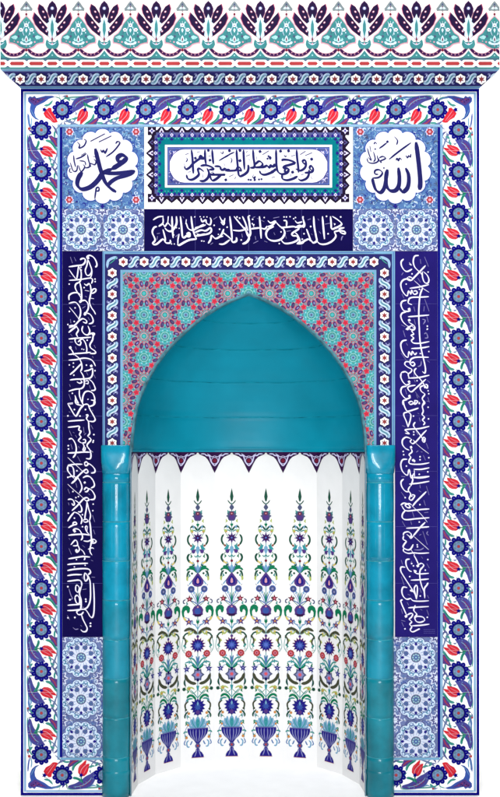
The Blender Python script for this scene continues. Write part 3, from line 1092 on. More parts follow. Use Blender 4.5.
# ---------------------------------------------------------- navy inscription panels
def inscription(x0, y0, x1, y1, base, joints, vert, data, lab, scale=1.0, letter='letter'):
    a = Art(); a.slab(x0, y0, x1, y1, base)
    if vert: tile_lines(a, [], joints, x0, 0, x1, 0, 'joint', 1, 0.22)
    else: tile_lines(a, joints, [], 0, y0, 0, y1, 'joint', 1, 0.2)
    o = a.build('inscription_panel', root, label=lab)
    c = Art(); write(c, data, letter, 2, scale, dim='letter_dim', nib=0.75)
    c.build('lettering', o, label='white Arabic calligraphy')
    return o
inscription(62.5, 251.2, 102.6, 636.9, 'inscr', [304.4, 360.5, 416.2, 471.6, 527, 583.4], True, LEFT, 'dark navy panel of Arabic text reading downwards, at the left', 0.68)
o = inscription(394.95, 251.2, 437.5, 636.9, 'inscr2', [303.8, 359.8, 415.6, 471.4, 526.6, 583.2], True, RIGHT, 'indigo panel of Arabic text reading upwards, at the right', 0.64)
c = Art()
for k in range(3):
    rnd = random.Random(k); x = 423.5
    while x < 434.5:
        w = rnd.uniform(0.5, 1.5); c.rect(x, 629.3 + 1.8 * k, x + w, 629.75 + 1.8 * k, 'joint', 2); x += w + 0.4
c.build('small_print', o)
inscription(144.3, 209.1, 352.8, 251.0, 'inscr', [195.3, 248.6, 301.5], False, TOP, 'dark navy horizontal panel of white Arabic text', 0.76)

# ---------------------------------------------------------- inner flower-chain border
def chain_flower(a, x, y, r=4.9):
    a.star(x, y, r * 1.16, r * 0.93, 6, 'dark', 4, math.pi / 6)
    a.star(x, y, r * 1.02, r * 0.80, 6, 'white', 5, math.pi / 6)
    a.star(x, y, r * 0.70, r * 0.30, 6, 'maroon', 6, math.pi / 2)
    a.star(x, y, r * 0.52, r * 0.22, 6, 'brick', 7, math.pi / 2)
    a.dot(x, y, r * 0.12, 'olive', 8, 6)
def chain_leaf(a):
    """S of pale leaves between two flowers; origin half way, run along +x, 9 wide"""
    a.line([(-5.4, 3.4), (-3.6, 4.8), (-1.4, 3.0), (0.0, 0.0), (1.4, -3.0), (3.6, -4.8), (5.4, -3.4)], 2.3, 'pale', 2, taper=0.4)
    a.line([(-3.0, 4.0), (-0.8, 1.6), (0.8, -1.6), (3.0, -4.0)], 0.9, 'ocean', 3)
    a.line([(-2.6, 5.6), (0.2, 3.4), (1.6, 0.2), (3.6, -2.4), (5.0, -1.8)], 1.2, 'frost', 3, taper=0.4)
    a.line([(2.6, -5.6), (-0.2, -3.4), (-1.6, -0.2), (-3.6, 2.4), (-5.0, 1.8)], 1.2, 'frost', 3, taper=0.4)
    a.line([(-4.4, -4.6), (-2.6, -5.0), (-1.6, -3.4), (-3.2, -2.0), (-4.6, -1.0)], 1.1, 'lilac', 2); a.line([(4.4, 4.6), (2.6, 5.0), (1.6, 3.4), (3.2, 2.0), (4.6, 1.0)], 1.1, 'lilac', 2)
    a.dot(-2.6, -3.6, 0.6, 'frost', 3, 6); a.dot(2.6, 3.6, 0.6, 'frost', 3, 6)
OX0, OX1 = 101.9, 394.9
def chain_side(x0, x1, mirrored):
    xe = x0; x0 = 101.9 if not mirrored else x0
    a = Art(clip=(min(xe, x1) + .02, 251.2, max(xe, x1) - .02, 449)); s_ = -1 if mirrored else 1
    a.slab(min(xe, x1), 251.2, max(xe, x1), 449, 'chain')
    f = (lambda u0, u1: (x0 + u0, x0 + u1)) if not mirrored else (lambda u0, u1: (x0 - u1, x0 - u0))
    u = f(0, 3.0); a.rect(u[0], 251.2, u[1], 449, 'sky', 1); u = f(1.2, 1.8); a.rect(u[0], 252, u[1], 449, 'blue', 2)
    a.rect(min(x0, x1), 251.2, max(x0, x1), 254.0, 'sky', 1)
    u = f(18.6, 21.1); a.rect(u[0], 270, u[1], 449, 'sky', 1)
    a.rect(*(lambda q: (q[0], 269.9, q[1], 272.2))(f(18.6, 21.2)), 'sky', 1)
    cx = x0 + 10.5 * s_
    a.clip = (cx - 7.7, 254, cx + 7.7, 449)
    for k in range(9): chain_flower(a, cx, 273 + 21.25 * k)
    for k in range(9):
        a.push(lambda p, k=k: (cx + p[1] * s_, 283.6 + 21.25 * k + p[0])); chain_leaf(a); a.pop()
    a.clip = None
    a.line([(cx - 5 * s_, 268), (cx - 4 * s_, 261), (cx + 2 * s_, 257.6), (cx + 5 * s_, 258.6)], 2.6, 'pale', 3, taper=0.3)
    a.line([(cx - 3 * s_, 264), (cx + 1 * s_, 261), (cx + 5 * s_, 256.5)], 1.0, 'aqua', 4)
    return a.build('flower_chain_border', root, lambda x, y, d: ((x - 250) * S, -d * 0.8, (FLOOR - y) * S))
chain_side(102.65, 123.0, False); chain_side(394.85, 373.85, True)
a = Art(clip=(123.1, 251.2, 373.8, 272.3)); a.slab(123.05, 251.2, 373.8, 272.3, 'chain')
a.rect(123, 251.2, 373.8, 254.0, 'sky', 1); a.rect(123, 252.3, 373.8, 252.9, 'blue', 2); a.rect(123, 269.9, 373.8, 272.3, 'sky', 1)
a.clip = (115, 254, 382, 269.9)
for k in range(13): chain_flower(a, 123.4 + 20.87 * k, 262)
for k in range(12):
    a.push(lambda p, k=k: (133.8 + 20.87 * k + p[0], 262 + p[1])); chain_leaf(a); a.pop()
a.build('flower_chain_border', root, lambda x, y, d: ((x - 250) * S, -d * 0.8, (FLOOR - y) * S))

# ---------------------------------------------------------- spandrel panel
glaze('petal', (84, 52, 112), var=0.3, scale=14)
SX0, SY0, SX1, SY1 = 123.05, 272.35, 373.8, 452.0
a = Art(clip=(SX0, SY0, SX1, SY1), hole=hole)
a.poly([(SX0, SY0), (SX1, SY0), (SX1, SY1), (SX0, SY1)], 'seaturq', 0, True)
PX, PY = 20.9, 21.35
for j in range(-1, 10):
    for i in range(-1, 13):
        x, y = 144.1 + PX * i, 293.6 + PY * j
        if x < 118 or x > 380: continue
        if (i + j) % 2 == 0:
            for k in range(12):
                t = math.pi * k / 6; l = 13.0 if k % 3 else 9.0
                a.line([(x + 3.6 * math.cos(t), y + 3.6 * math.sin(t)), (x + l * math.cos(t), y + l * math.sin(t))], 0.6, 'salmon', 2, sm=0, taper=0.8)
                if k % 3 == 0: a.line([(x + 4 * math.cos(t), y + 4 * math.sin(t)), (x + 7 * math.cos(t), y + 7 * math.sin(t))], 1.2, 'redlight', 3, sm=0)
                t += math.pi / 12
                X, Y = x + 9.9 * math.cos(t), y + 9.9 * math.sin(t)
                a.ell(X, Y, 3.6, 2.2, 'salmon', 1, t, 10)
                a.ell(X, Y, 3.1, 1.75, 'petal', 3, t, 10); a.ell(X + .3, Y, 1.5, 0.7, 'slate' if k % 2 else 'lilac', 4, t, 8)
                a.dot(x + 5.6 * math.cos(t), y + 5.6 * math.sin(t), 0.75, 'crimson' if k % 2 else 'salmon', 3, 6)
                if k in (0, 2, 3, 5, 6, 8, 9, 11):
                    pass
            for k, t in enumerate((30, 60, 120, 150, 210, 240, 300, 330)):
                X, Y = x + 15.4 * math.cos(R(t)), y + 15.4 * math.sin(R(t))
                a.star(X, Y, 2.8, 1.5, 5, 'crimson', 5, R(t)); a.star(X, Y, 3.7, 2.2, 5, 'salmon', 4, R(t))
                for e_ in (-9, 9): a.dot(x + 13.4 * math.cos(R(t + e_ * 1.4)), y + 13.4 * math.sin(R(t + e_ * 1.4)), 0.55, 'mint', 5, 6)
            for k in range(12): a.dot(x + 6.6 * math.cos(k * .5236), y + 6.6 * math.sin(k * .5236), 0.5, 'mint', 4, 6)
            for k in (0, 3, 6, 9):
                a.star(x + 10.4 * math.cos(k * .5236), y + 10.4 * math.sin(k * .5236), 2.0, 1.0, 4, 'turq', 3, k * .5236); a.dot(x + 12.6 * math.cos(k * .5236), y + 12.6 * math.sin(k * .5236), 0.7, 'slate', 4, 6)
            a.dot(x, y, 3.5, 'rose', 4, 14); a.dot(x, y, 2.8, 'aqua', 5, 14); a.dot(x, y, 1.6, 'turq', 6, 10)
        else:
            a.star(x, y, 9.0, 6.6, 8, 'turq', 2); a.star(x, y, 9.6, 7.1, 8, 'steel', 1)
            a.star(x, y, 7.0, 4.4, 8, 'aqua', 3); a.ring(x, y, 4.2, 0.6, 'mint', 4, 12); a.star(x, y, 3.4, 1.6, 8, 'sky', 4)
            a.dot(x, y, 1.1, 'slate', 5, 8)
            for k in range(8): a.dot(x + 6.2 * math.cos(k * .785 + .39), y + 6.2 * math.sin(k * .785 + .39), 0.7, 'mint', 4, 6)
a.build('spandrel_panel', root, lambda x, y, d: ((x - 250) * S, -d * 0.7, (FLOOR - y) * S), label='turquoise panel of red and purple star rosettes round the arch')
# rim of the arch
V = []; F = []
for i, (x, y) in enumerate(opening):
    dx, dy = x - CX, y - 420; l = math.hypot(dx, dy)
    if y > 440: dx, dy, l = (1 if x > CX else -1), 0, 1
    for (off, dep) in ((1.2, -1.1), (-0.1, -1.4), (-1.3, -0.4), (-1.5, 6)):
        V.append(W(x + dx / l * off, y + dy / l * off, dep))
n = len(opening)
for i in range(n - 1):
    for j in range(3): F.append([4 * i + j, 4 * i + j + 1, 4 * i + j + 5, 4 * i + j + 4])
glaze('rim', (86, 142, 158), rough=0.5, var=0.5, scale=28)
mesh('arch_rim', V, F, 'rim', root, True)
# ---------------------------------------------------------- niche plan: ten equal flat facets
f_ = lambda z: DIST / (DIST + z)
Lseg = 37.6
half = [(NX, 0.0)]
for xi in (110.6, 93.4, 68.0, 34.2):
    px, pz = half[-1]
    # find the next plan point: image half-width xi, distance Lseg away
    lo, hi = pz, pz + Lseg
    z = pz
    for _ in range(60):
        z = (lo + hi) / 2; X = xi / f_(z)
        if math.hypot(X - px, z - pz) < Lseg: lo = z
        else: hi = z
    half.append((xi / f_(z), z))
px, pz = half[-1]
half.append((0.0, pz + max(2.0, math.sqrt(max(0, Lseg ** 2 - px ** 2)) if Lseg > px else 3.0)))
plan = [(-x, z) for x, z in half] + [(x, z) for x, z in half[::-1][1:]]
print('plan', [(round(x, 1), round(z, 1)) for x, z in plan])
TOPY, BOTY = 452.0, FLOOR + 0.4

def facet_art():
    """painted with the facet's own width running -18.8..18.8 across"""
    hw = Lseg / 2
    a = Art(clip=(-hw, TOPY, hw, BOTY))
    a.slab(-hw, TOPY, hw, BOTY, 'nichewhite', 0.004)
    kk = 1 / 0.908
    def Zf(y0):
        return lambda s_: [(((float(p.split(',')[0])) / 12.45) * kk, 452 + (y0 + float(p.split(',')[1]) / 12.45 - 452) * kk) for p in s_.split()]
    def both(fn):
        fn(); a.push(lambda p: (-p[0], p[1])); fn(); a.pop()
    u = kk / 12.45
    def ln(Z, s_, w, c, L=2): both(lambda: a.line(Z(s_), w * u * 1.45, c, L, taper=0.3))
    def pl(Z, s_, c, L=2): both(lambda: a.poly(Z(s_), c, L))
    def dt(Z, s_, r, c, L=3): both(lambda: [a.dot(q[0], q[1], r * u, c, L, 10) for q in Z(s_)])
    def st(Z, s_, r1, r2, n, c, L=3, ph=-math.pi / 2): both(lambda: [a.star(q[0], q[1], r1 * u, r2 * u, n, c, L, ph) for q in Z(s_)])
    def c1(Z, s_, r, c, L=3): [a.dot(q[0], q[1], r * u, c, L, 14) for q in Z(s_)]
    def s1(Z, s_, r1, r2, n, c, L=3, ph=-math.pi / 2): [a.star(q[0], q[1], r1 * u, r2 * u, n, c, L, ph) for q in Z(s_)]
    Z = Zf(505)
    # upper bud and spear
    Z1 = Zf(445)
    pl(Z1, '0,535 12,585 22,640 12,690 0,705', 'dgreen'); ln(Z1, '0,740 28,715 50,685', 9, 'dgreen'); ln(Z1, '0,710 0,790', 9, 'aqua', 1)
    pl(Z1, '0,735 18,752 30,775 14,800 0,812', 'slate', 3)
    ln(Z, '0,20 0,300', 9, 'sky', 1)
    pl(Z, '0,75 30,72 52,80 58,105 48,118 72,135 52,150 42,180 26,196 0,192', 'slate', 2); pl(Z, '0,120 34,128 40,150 26,180 0,184', 'purple', 3)
    s1(Z, '0,104', 27, 18, 6, 'maroon', 4); c1(Z, '0,104', 9, 'rose', 5)
    pl(Z, '0,225 22,232 8,262 0,268', 'green', 3)
    ln(Z, '6,315 28,280 60,262 96,278', 15, 'dgreen'); ln(Z, '10,330 40,310 70,312', 10, 'aqua')
    dt(Z, '75,318', 20, 'lime', 2); dt(Z, '66,330', 10, 'orange', 3)
    s1(Z, '0,405', 74, 36, 8, 'purple', 3); s1(Z, '0,405', 44, 22, 8, 'plum', 4); c1(Z, '0,405', 12, 'bluelight', 5)
    ln(Z, '98,362 122,400 122,450 92,500', 16, 'dgreen'); ln(Z, '98,480 82,505', 12, 'orange', 3)
    pl(Z, '0,500 22,520 24,560 8,600 0,604', 'sky', 2); pl(Z, '28,492 60,500 78,520 100,548 72,556 42,540', 'sea', 2)
    pl(Z, '22,545 50,545 84,560 62,598 36,590', 'purple', 3); dt(Z, '84,500', 14, 'maroon', 2); ln(Z, '0,610 20,640 45,620', 9, 'aqua')
    ln(Z, '108,598 128,640 118,680 84,712', 18, 'dgreen'); ln(Z, '104,690 80,712 50,718', 14, 'yellow', 3)
    c1(Z, '0,690', 17, 'maroon', 3); ln(Z, '0,600 0,760', 8, 'steel', 1); dt(Z, '55,735', 18, 'dgreen', 2)
    Z = Zf(565)
    for s_ in ('6,85 30,40 70,12 112,14', '8,90 45,48 100,34 142,58'): ln(Z, s_, 17, 'green')
    pl(Z, '0,-20 18,10 30,50 12,84 0,88', 'sky', 3); ln(Z, '4,80 26,40 40,0', 12, 'mid', 3)
    ln(Z, '96,62 124,90 132,130 128,180', 15, 'dgreen'); ln(Z, '122,130 134,160 126,185', 16, 'lime', 3); dt(Z, '72,95', 14, 'dgreen')
    pl(Z, '0,82 22,110 48,145 72,180 70,222 44,252 0,262', 'purple', 4); pl(Z, '0,120 26,150 46,186 40,225 0,240', 'cobalt', 5); pl(Z, '0,150 14,175 16,210 0,222', 'rose', 6)
    ln(Z, '70,180 94,215 110,232', 10, 'sky')
    dt(Z, '82,290', 43, 'blue', 3); dt(Z, '82,290', 30, 'slate', 4); dt(Z, '82,290', 14, 'lilac', 5); ln(Z, '115,250 128,230', 14, 'slate')
    ln(Z, '0,480 16,410 40,345', 9, 'mid', 1); ln(Z, '0,262 0,480', 9, 'sea', 1); ln(Z, '0,470 10,380 24,330', 7, 'green', 2); ln(Z, '4,480 45,450 92,430', 9, 'mid', 1)
    st(Z, '105,410', 50, 21, 5, 'maroon', 3); dt(Z, '105,410', 12, 'pink', 4); ln(Z, '150,415 178,430 178,458 158,462', 10, 'slate')
    pl(Z, '0,478 18,492 46,505 70,545 62,585 66,605 30,622 0,630', 'purple', 4); pl(Z, '0,520 30,535 42,570 22,598 0,602', 'blue', 5); c1(Z, '0,512', 11, 'rose', 6); pl(Z, '0,600 52,598 38,626 0,632', 'plum', 6)
    pl(Z, '100,565 96,520 120,492 160,488 190,512 203,560 196,610 180,650 162,640 172,600 170,568 152,545 138,552 132,580 116,588', 'green', 3)
    ln(Z, '176,630 160,662 140,668', 16, 'yellow', 4)
    st(Z, '112,692', 56, 22, 5, 'purple', 3); dt(Z, '112,692', 13, 'orange', 4); ln(Z, '0,790 30,740 75,715', 9, 'sky', 1); ln(Z, '0,630 0,800', 9, 'sea', 1); pl(Z, '0,690 16,660 20,700 0,730', 'green', 2)
    Z = Zf(625)
    ln(Z, '8,98 50,55 110,32 172,58', 24, 'olive', 3); ln(Z, '50,60 90,100 105,90 120,120', 12, 'lime', 3)
    ln(Z, '92,85 140,88 170,115 188,155', 13, 'dgreen'); ln(Z, '188,120 160,160 150,200 168,248', 14, 'olive'); dt(Z, '166,240', 16, 'aqua'); dt(Z, '110,72', 14, 'yellow')
    ln(Z, '0,100 0,520', 9, 'sea', 1); dt(Z, '0,130', 18, 'purple')
    s1(Z, '0,235', 100, 66, 14, 'maroon', 3); s1(Z, '0,238', 88, 58, 14, 'cobalt', 4); s1(Z, '0,240', 58, 32, 8, 'blue', 5); s1(Z, '0,240', 34, 18, 6, 'bluelight', 6)
    st(Z, '114,342', 47, 40, 10, 'brick', 3); dt(Z, '114,342', 22, 'pink', 4); dt(Z, '114,342', 10, 'maroon', 5); ln(Z, '150,290 185,292', 9, 'olive'); ln(Z, '160,300 170,320', 8, 'olive')
    ln(Z, '4,500 24,450 60,405 120,392', 13, 'aqua'); ln(Z, '6,520 50,470 100,440 160,452', 12, 'sea'); ln(Z, '4,510 10,420 20,370', 12, 'mid', 1); ln(Z, '6,530 50,500 70,470', 14, 'green')
    st(Z, '140,528', 48, 20, 5, 'cobalt', 3); dt(Z, '140,528', 12, 'lilac', 4); ln(Z, '150,570 165,600', 8, 'steel')
    s1(Z, '0,602', 84, 56, 6, 'slate', 4, 0); s1(Z, '0,602', 58, 40, 6, 'lilac', 5, 0); s1(Z, '0,602', 28, 16, 6, 'redlight', 6, 0); dt(Z, '0,532 0,668', 18, 'navy', 5)
    ln(Z, '18,712 80,698 132,655 158,590', 26, 'olive', 3); ln(Z, '0,660 0,800', 10, 'sea', 1); ln(Z, '158,650 168,700 150,740', 14, 'dgreen'); ln(Z, '40,780 90,755 130,790', 12, 'lime'); pl(Z, '0,740 20,735 10,790 0,800', 'sea', 2)
    Z = Zf(685)
    pl(Z, '85,15 110,-8 140,12 132,40 98,44', 'lime', 3); dt(Z, '108,24', 12, 'orange', 4); dt(Z, '172,28', 22, 'dgreen'); ln(Z, '172,28 150,-5', 12, 'dgreen')
    ln(Z, '0,145 40,95 90,40', 9, 'aqua', 1); ln(Z, '0,140 0,0', 12, 'sea', 1)
    ln(Z, '20,165 60,118 100,108 138,135', 20, 'green'); ln(Z, '60,150 110,150 140,180', 14, 'aqua'); ln(Z, '120,180 158,220 150,290', 14, 'olive'); ln(Z, '150,250 160,290', 18, 'dgreen', 3)
    dt(Z, '112,330', 17, 'orange', 2); ln(Z, '120,300 160,350 158,390', 14, 'dgreen')
    pl(Z, '0,145 14,168 40,160 40,188 80,178 62,212 100,230 66,252 92,282 58,290 68,320 40,318 50,352 22,346 0,362', 'cobalt', 4); s1(Z, '0,255', 50, 26, 8, 'blue', 5); c1(Z, '0,320', 26, 'purple', 5); pl(Z, '0,180 14,215 0,240', 'sky', 6)
    for s_ in ('6,520 20,440 0,372', '14,520 48,440 56,378', '24,520 74,460 86,400', '34,520 96,490 112,430'): ln(Z, s_, 19, 'sky', 3)
    ln(Z, '4,510 14,450 4,400', 12, 'sea', 4); ln(Z, '20,515 60,460 72,400', 8, 'sea', 4); ln(Z, '100,480 128,440 150,430', 10, 'aqua'); dt(Z, '122,472', 14, 'orange'); ln(Z, '90,390 110,370', 12, 'olive')
    pl(Z, '0,512 128,512 130,545 118,585 90,625 50,662 20,705 0,712', 'cobalt', 5); ln(Z, '2,518 128,518', 12, 'lilac', 7)
    for s_ in ('20,528 22,600 8,690', '58,528 56,600 24,676', '96,528 86,600 44,660'): ln(Z, s_, 8, 'lilac', 6)
    pl(Z, '0,700 20,706 36,730 26,756 0,762', 'dusk', 6); c1(Z, '0,732', 14, 'brick', 7)
    pl(Z, '0,758 20,768 30,800 52,818 72,850 76,878 0,878', 'cobalt', 5); ln(Z, '10,772 22,820 40,868', 8, 'lilac', 6); ln(Z, '0,878 80,878', 9, 'brick', 6)
    ln(Z, '128,560 160,556 180,575', 12, 'aqua'); dt(Z, '140,628', 17, 'orange', 3); ln(Z, '130,600 152,624', 12, 'olive'); ln(Z, '112,660 138,690 128,740 100,742', 12, 'sky'); ln(Z, '70,670 82,700 96,720', 11, 'mid')
    ln(Z, '150,650 170,700 150,720', 9, 'mid')
    for yy, xx, c in ((512, 2.4, 'aqua'), (521, 4.0, 'lime'), (527, 3.0, 'sky'), (545, 3.6, 'aqua'), (556, 5.2, 'green'), (563, 3.2, 'sky'), (575, 7.2, 'aqua'), (592, 2.6, 'sky'), (598, 5.0, 'aqua'), (603, 9.6, 'aqua'), (621, 4.4, 'sky'), (628, 7.0, 'green'), (640, 9.6, 'lime'), (646, 11.4, 'aqua'), (655, 4.6, 'sky'), (661, 7.0, 'aqua'), (664, 10.8, 'green'), (676, 10.4, 'aqua'), (690, 8.6, 'green'), (700, 9.2, 'aqua'), (708, 10.6, 'olive'), (715, 8.8, 'aqua'), (722, 10.4, 'green'), (735, 10.8, 'aqua')):
        for sg in (1, -1):
            X = sg * xx * kk; Y = 452 + (yy - 452) * kk
            a.leaf(X, Y, X + sg * 1.9, Y - 3.0, 1.5, c, 2, 0.2 * sg); a.leaf(X, Y, X + sg * 2.4, Y + 1.9, 1.2, c, 2, -0.2 * sg)
    # thin stems and vines tying the motifs together
    V_ = lambda q: [(x * kk, 452 + (y - 452) * kk) for x, y in q]
    a.line(V_([(0, 503), (0, 735)]), 0.8, 'sea', 1, sm=0, taper=1)
    for sg in (1, -1):
        for P_ in ([(0, 541), (4, 536), (7.5, 529), (5, 524)], [(0, 549), (5, 551), (9.5, 556), (8, 562)], [(1, 572), (6, 566), (10, 570), (10, 580)], [(0, 606), (5, 602), (8, 598)],
                   [(0, 606), (3, 598), (6.5, 592), (6.4, 588)], [(1, 624), (6, 622), (10, 617), (15, 616)], [(1, 634), (8, 630), (14, 636), (16, 646), (13, 652)], [(0, 668), (5, 662), (9, 655)],
                   [(0, 668), (6, 664), (11, 668), (13, 676), (12, 684)], [(0, 688), (5, 692), (9, 688), (14, 688)], [(2, 697), (8, 694), (12, 700), (12.5, 710), (10, 718)], [(5, 722), (10, 724), (13, 730), (12, 738)]):
            a.line(V_([(x * sg, y) for x, y in P_]), 0.62, ('aqua', 'mid', 'green')[int(P_[1][1]) % 3], 1)
    # hanging edge at the top
    def y_(v): return 452 + (v - 452) * kk
    hwi = hw
    E = [(hwi, y_(452.0)), (0.2, y_(452.0)), (1.6, y_(454.2)), (4.6, y_(455.4)), (8.4, y_(457.0)), (11.0, y_(459.4)), (12.4, y_(461.6)), (14.2, y_(464.6)), (16.2, y_(468.4)), (hwi, y_(473.0))]
    E2 = [(hwi, y_(452.6)), (5, y_(452.8)), (6.5, y_(455.4)), (11.8, y_(457.6)), (13.6, y_(462.4)), (hwi, y_(470.2))]
    both(lambda: a.poly(E, 'plum', 3))
    both(lambda: a.line([(3.5, y_(453.8)), (7.5, y_(454.0)), (9.6, y_(455.4)), (12.6, y_(455.8)), (13.8, y_(458.4)), (14.6, y_(461.2)), (16.6, y_(463.8)), (18.8, y_(466.0))], 1.3, 'lav', 4))
    both(lambda: a.line([(10.5, y_(453.6)), (13, y_(455)), (15.6, y_(456.8)), (18.8, y_(455.8))], 0.8, 'lav', 4))
    both(lambda: a.star(hwi, y_(460.6), 2.9, 1.9, 6, 'maroon', 4)); both(lambda: a.ring(hwi, y_(460.6), 3.6, 0.6, 'lav', 5))
    a.rect(-hw, TOPY, hw, TOPY + 0.9, 'plum', 5)
    return a
proto = None
for i in range(10):
    (xa, za), (xb, zb) = plan[i], plan[i + 1]
    if proto is None:
        proto = facet_art().build('niche_panel', root, lambda x, y, d: (x * S, -d * 0.5, (FLOOR - y) * S)); o = proto
    else:
        o = proto.copy(); col.objects.link(o); o.parent = root
    o.location = ((CX - 250 + (xa + xb) / 2) * S, (za + zb) / 2 * S, 0)
    o.rotation_euler = (0, 0, math.atan2(zb - za, xb - xa))
    o.scale = (math.hypot(xb - xa, zb - za) / Lseg, 1, 1)

# ---------------------------------------------------------- hood: pointed half dome of glazed courses
def plan_pt(t):
    """smooth plan curve 0..1, unit half width; t from left to right"""
    a_ = math.pi * t
    c, s_ = -math.cos(a_), math.sin(a_)
    e = 0.86
    return (math.copysign(abs(c) ** e, c), (abs(s_) ** e))
zmax = max(z for x, z in plan)
prof = [(x, y) for x, y in arch_left]     # bottom to apex
def w_at(y):
    for (xa, ya), (xb, yb) in zip(prof, prof[1:]):
        if yb <= y <= ya: 
            t = (ya - y) / (ya - yb); return CX - (xa + (xb - xa) * t)
    return 0.0
ys = []; y = 452.0
while y > 294.2:
    ys.append(y); y -= 1.6 if y > 310 else 1.1
ys.append(293.65)
joints = [449.0, 414.5, 377, 343.5, 318]
V = []; F = []; mi = []
NT = 96
for y in ys:
    w = w_at(y) if y < 452 else NX
    jn = min(abs(y - j) for j in joints)
    for i in range(NT + 1):
        u, v = plan_pt(i / NT)
        g = 1.0 + (0.006 if jn < 0.8 else 0.0) 
        dep = v * zmax * (w / NX) ** 0.9 * g
        V.append(W(CX + u * w, y, dep + 0.2))
for j in range(len(ys) - 1):
    for i in range(NT):
        F.append([j * (NT + 1) + i, j * (NT + 1) + i + 1, (j + 1) * (NT + 1) + i + 1, (j + 1) * (NT + 1) + i])
        ym = (ys[j] + ys[j + 1]) / 2
        mi.append(0)
glaze('hood glaze', (0, 140, 166), rough=0.4, spec=0.12, var=0.2, scale=2.6, bump=0.25, k=1.2)
hood = mesh('hood', V, F, None, root, True, mats=['hood glaze'], mi=mi, label='glazed turquoise pointed half dome over the niche')
# pale joints between the courses
V = []; F = []
for J in joints[1:]:
    for k in range(2):
        yy = J + (0.32 if k else -0.32); w = w_at(yy)
        for i in range(NT + 1):
            u, v = plan_pt(i / NT); dep = v * zmax * (w / NX) ** 0.9 - 0.25
            V.append(W(CX + u * (w - 0.3), yy + 0.35 * math.sin(i * 0.35 + J), dep + 0.2))
for q in range(len(joints) - 1):
    b = q * 2 * (NT + 1)
    for i in range(2, NT - 2): F.append([b + i, b + i + 1, b + NT + 1 + i + 1, b + NT + 1 + i])
glaze('pale joint', (22, 158, 182), rough=0.6, var=0.5, scale=20)
mesh('course_joints', V, F, 'pale joint', hood)
# soffit lip just above the painted panels
V, F = [], []
for i, (x, z) in enumerate(plan):
    r = 1.0
    V += [W(CX + x * 1.0, 451.9, z), W(CX + x * 0.985, 451.9, z * 0.975 - 0.4), W(CX + x * 0.985, 450.2, z * 0.975 - 0.4), W(CX + x * 1.0, 449.4, z + 0.3)]
for i in range(len(plan) - 1):
    for j in range(3): F.append([4 * i + j, 4 * i + j + 1, 4 * i + 5 + j, 4 * i + 4 + j])
mesh('springing_course', V, F, 'hood glaze', root)

# ---------------------------------------------------------- columns
def lathe(profile, cx, mat, name, parent, n=40, sx=1.0, rowmat=None):
    V = []; F = []
    for (r, y) in profile:
        for i in range(n):
            t = 2 * math.pi * i / n
            V.append(((cx - 250 + r * math.cos(t)) * S, (r * math.sin(t) * sx + 2.2) * S, (FLOOR - y) * S))
    m = len(profile)
    for j in range(m - 1):
        for i in range(n):
            F.append([j * n + i, (j + 1) * n + i, (j + 1) * n + (i + 1) % n, j * n + (i + 1) % n])
    if rowmat:
        return mesh(name, V, F, None, parent, True, mats=mat, mi=[rowmat(profile[j][1], profile[j + 1][1]) for j in range(m - 1) for _ in range(n)])
    return mesh(name, V, F, mat, parent, True)
for cx, side in ((116.3, 1), (380.0, -1)):
    cr = bpy.data.objects.new('column', None); col.objects.link(cr); cr.parent = root
    cr['label'] = 'round turquoise glazed column left of the niche' if side == 1 else 'round turquoise glazed column right of the niche'
    P = []; top = 474.0
    R0 = 13.95
    js = [482.4 + 39.0 * k for k in range(8)]
    y = 472.0
    marks = sorted([472.0, 770.0] + [v for j in js for v in (j - 0.45, j - 0.15, j + 0.15, j + 0.45)] + [472 + 6 * k for k in range(50)])
    for v in marks:
        if v > 770: continue
        k = min(abs(v - j) for j in js)
        wob = 0.10 * math.sin(v * 0.11 + cx)
        P.append((R0 + wob - (0.35 if k < 0.2 else 0), v))
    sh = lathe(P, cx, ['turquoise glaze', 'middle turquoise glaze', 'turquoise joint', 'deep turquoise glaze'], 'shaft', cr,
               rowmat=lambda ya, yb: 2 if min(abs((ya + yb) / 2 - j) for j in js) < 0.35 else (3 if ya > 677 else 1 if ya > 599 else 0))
    # capital: blocky, square above and rounding into the shaft
    V = []; F = []; rows = [(445.2, 13.6, 13.6, 0.12), (446.0, 14.2, 14.2, 0.12), (456, 14.25, 14.3, 0.2), (462, 14.3, 14.5, 0.5), (467, 14.4, 15.0, 0.85), (470.5, 14.5, 14.9, 1.0), (472.5, 14.3, 14.5, 1.0), (473.4, 13.9, 13.9, 1.0)]
    n = 48
    for (yy, rx, ry, rd) in rows:
        for i in range(n):
            t = 2 * math.pi * i / n; c, s_ = math.cos(t), math.sin(t)
            p = 2 + (1 - rd) * 8
            k = (abs(c) ** p + abs(s_) ** p) ** (-1 / p)
            V.append(((cx - 250 + rx * c * k) * S, (ry * s_ * k + 2.2) * S, (FLOOR - yy) * S))
    for j in range(len(rows) - 1):
        for i in range(n): F.append([j * n + i, (j + 1) * n + i, (j + 1) * n + (i + 1) % n, j * n + (i + 1) % n])
    F.append(list(range(n)))
    mesh('capital', V, F, 'turquoise glaze', cr, True)
    lathe([(13.9, 769), (14.3, 770.2), (14.4, 772.5), (14.0, 774.2), (14.0, 778), (14.3, 783), (14.4, 790), (14.2, 795.4), (0.1, 795.4)], cx, 'deep turquoise glaze', 'base', cr)
    # mortar bead against the niche edge
    xb = cx + side * 14.75
    V, F = box((xb - 250 - 0.45) * S, (xb - 250 + 0.45) * S, -0.012, 0.004, 0, (FLOOR - 452) * S)
    mesh('edge_bead', V, F, 'bead', cr)

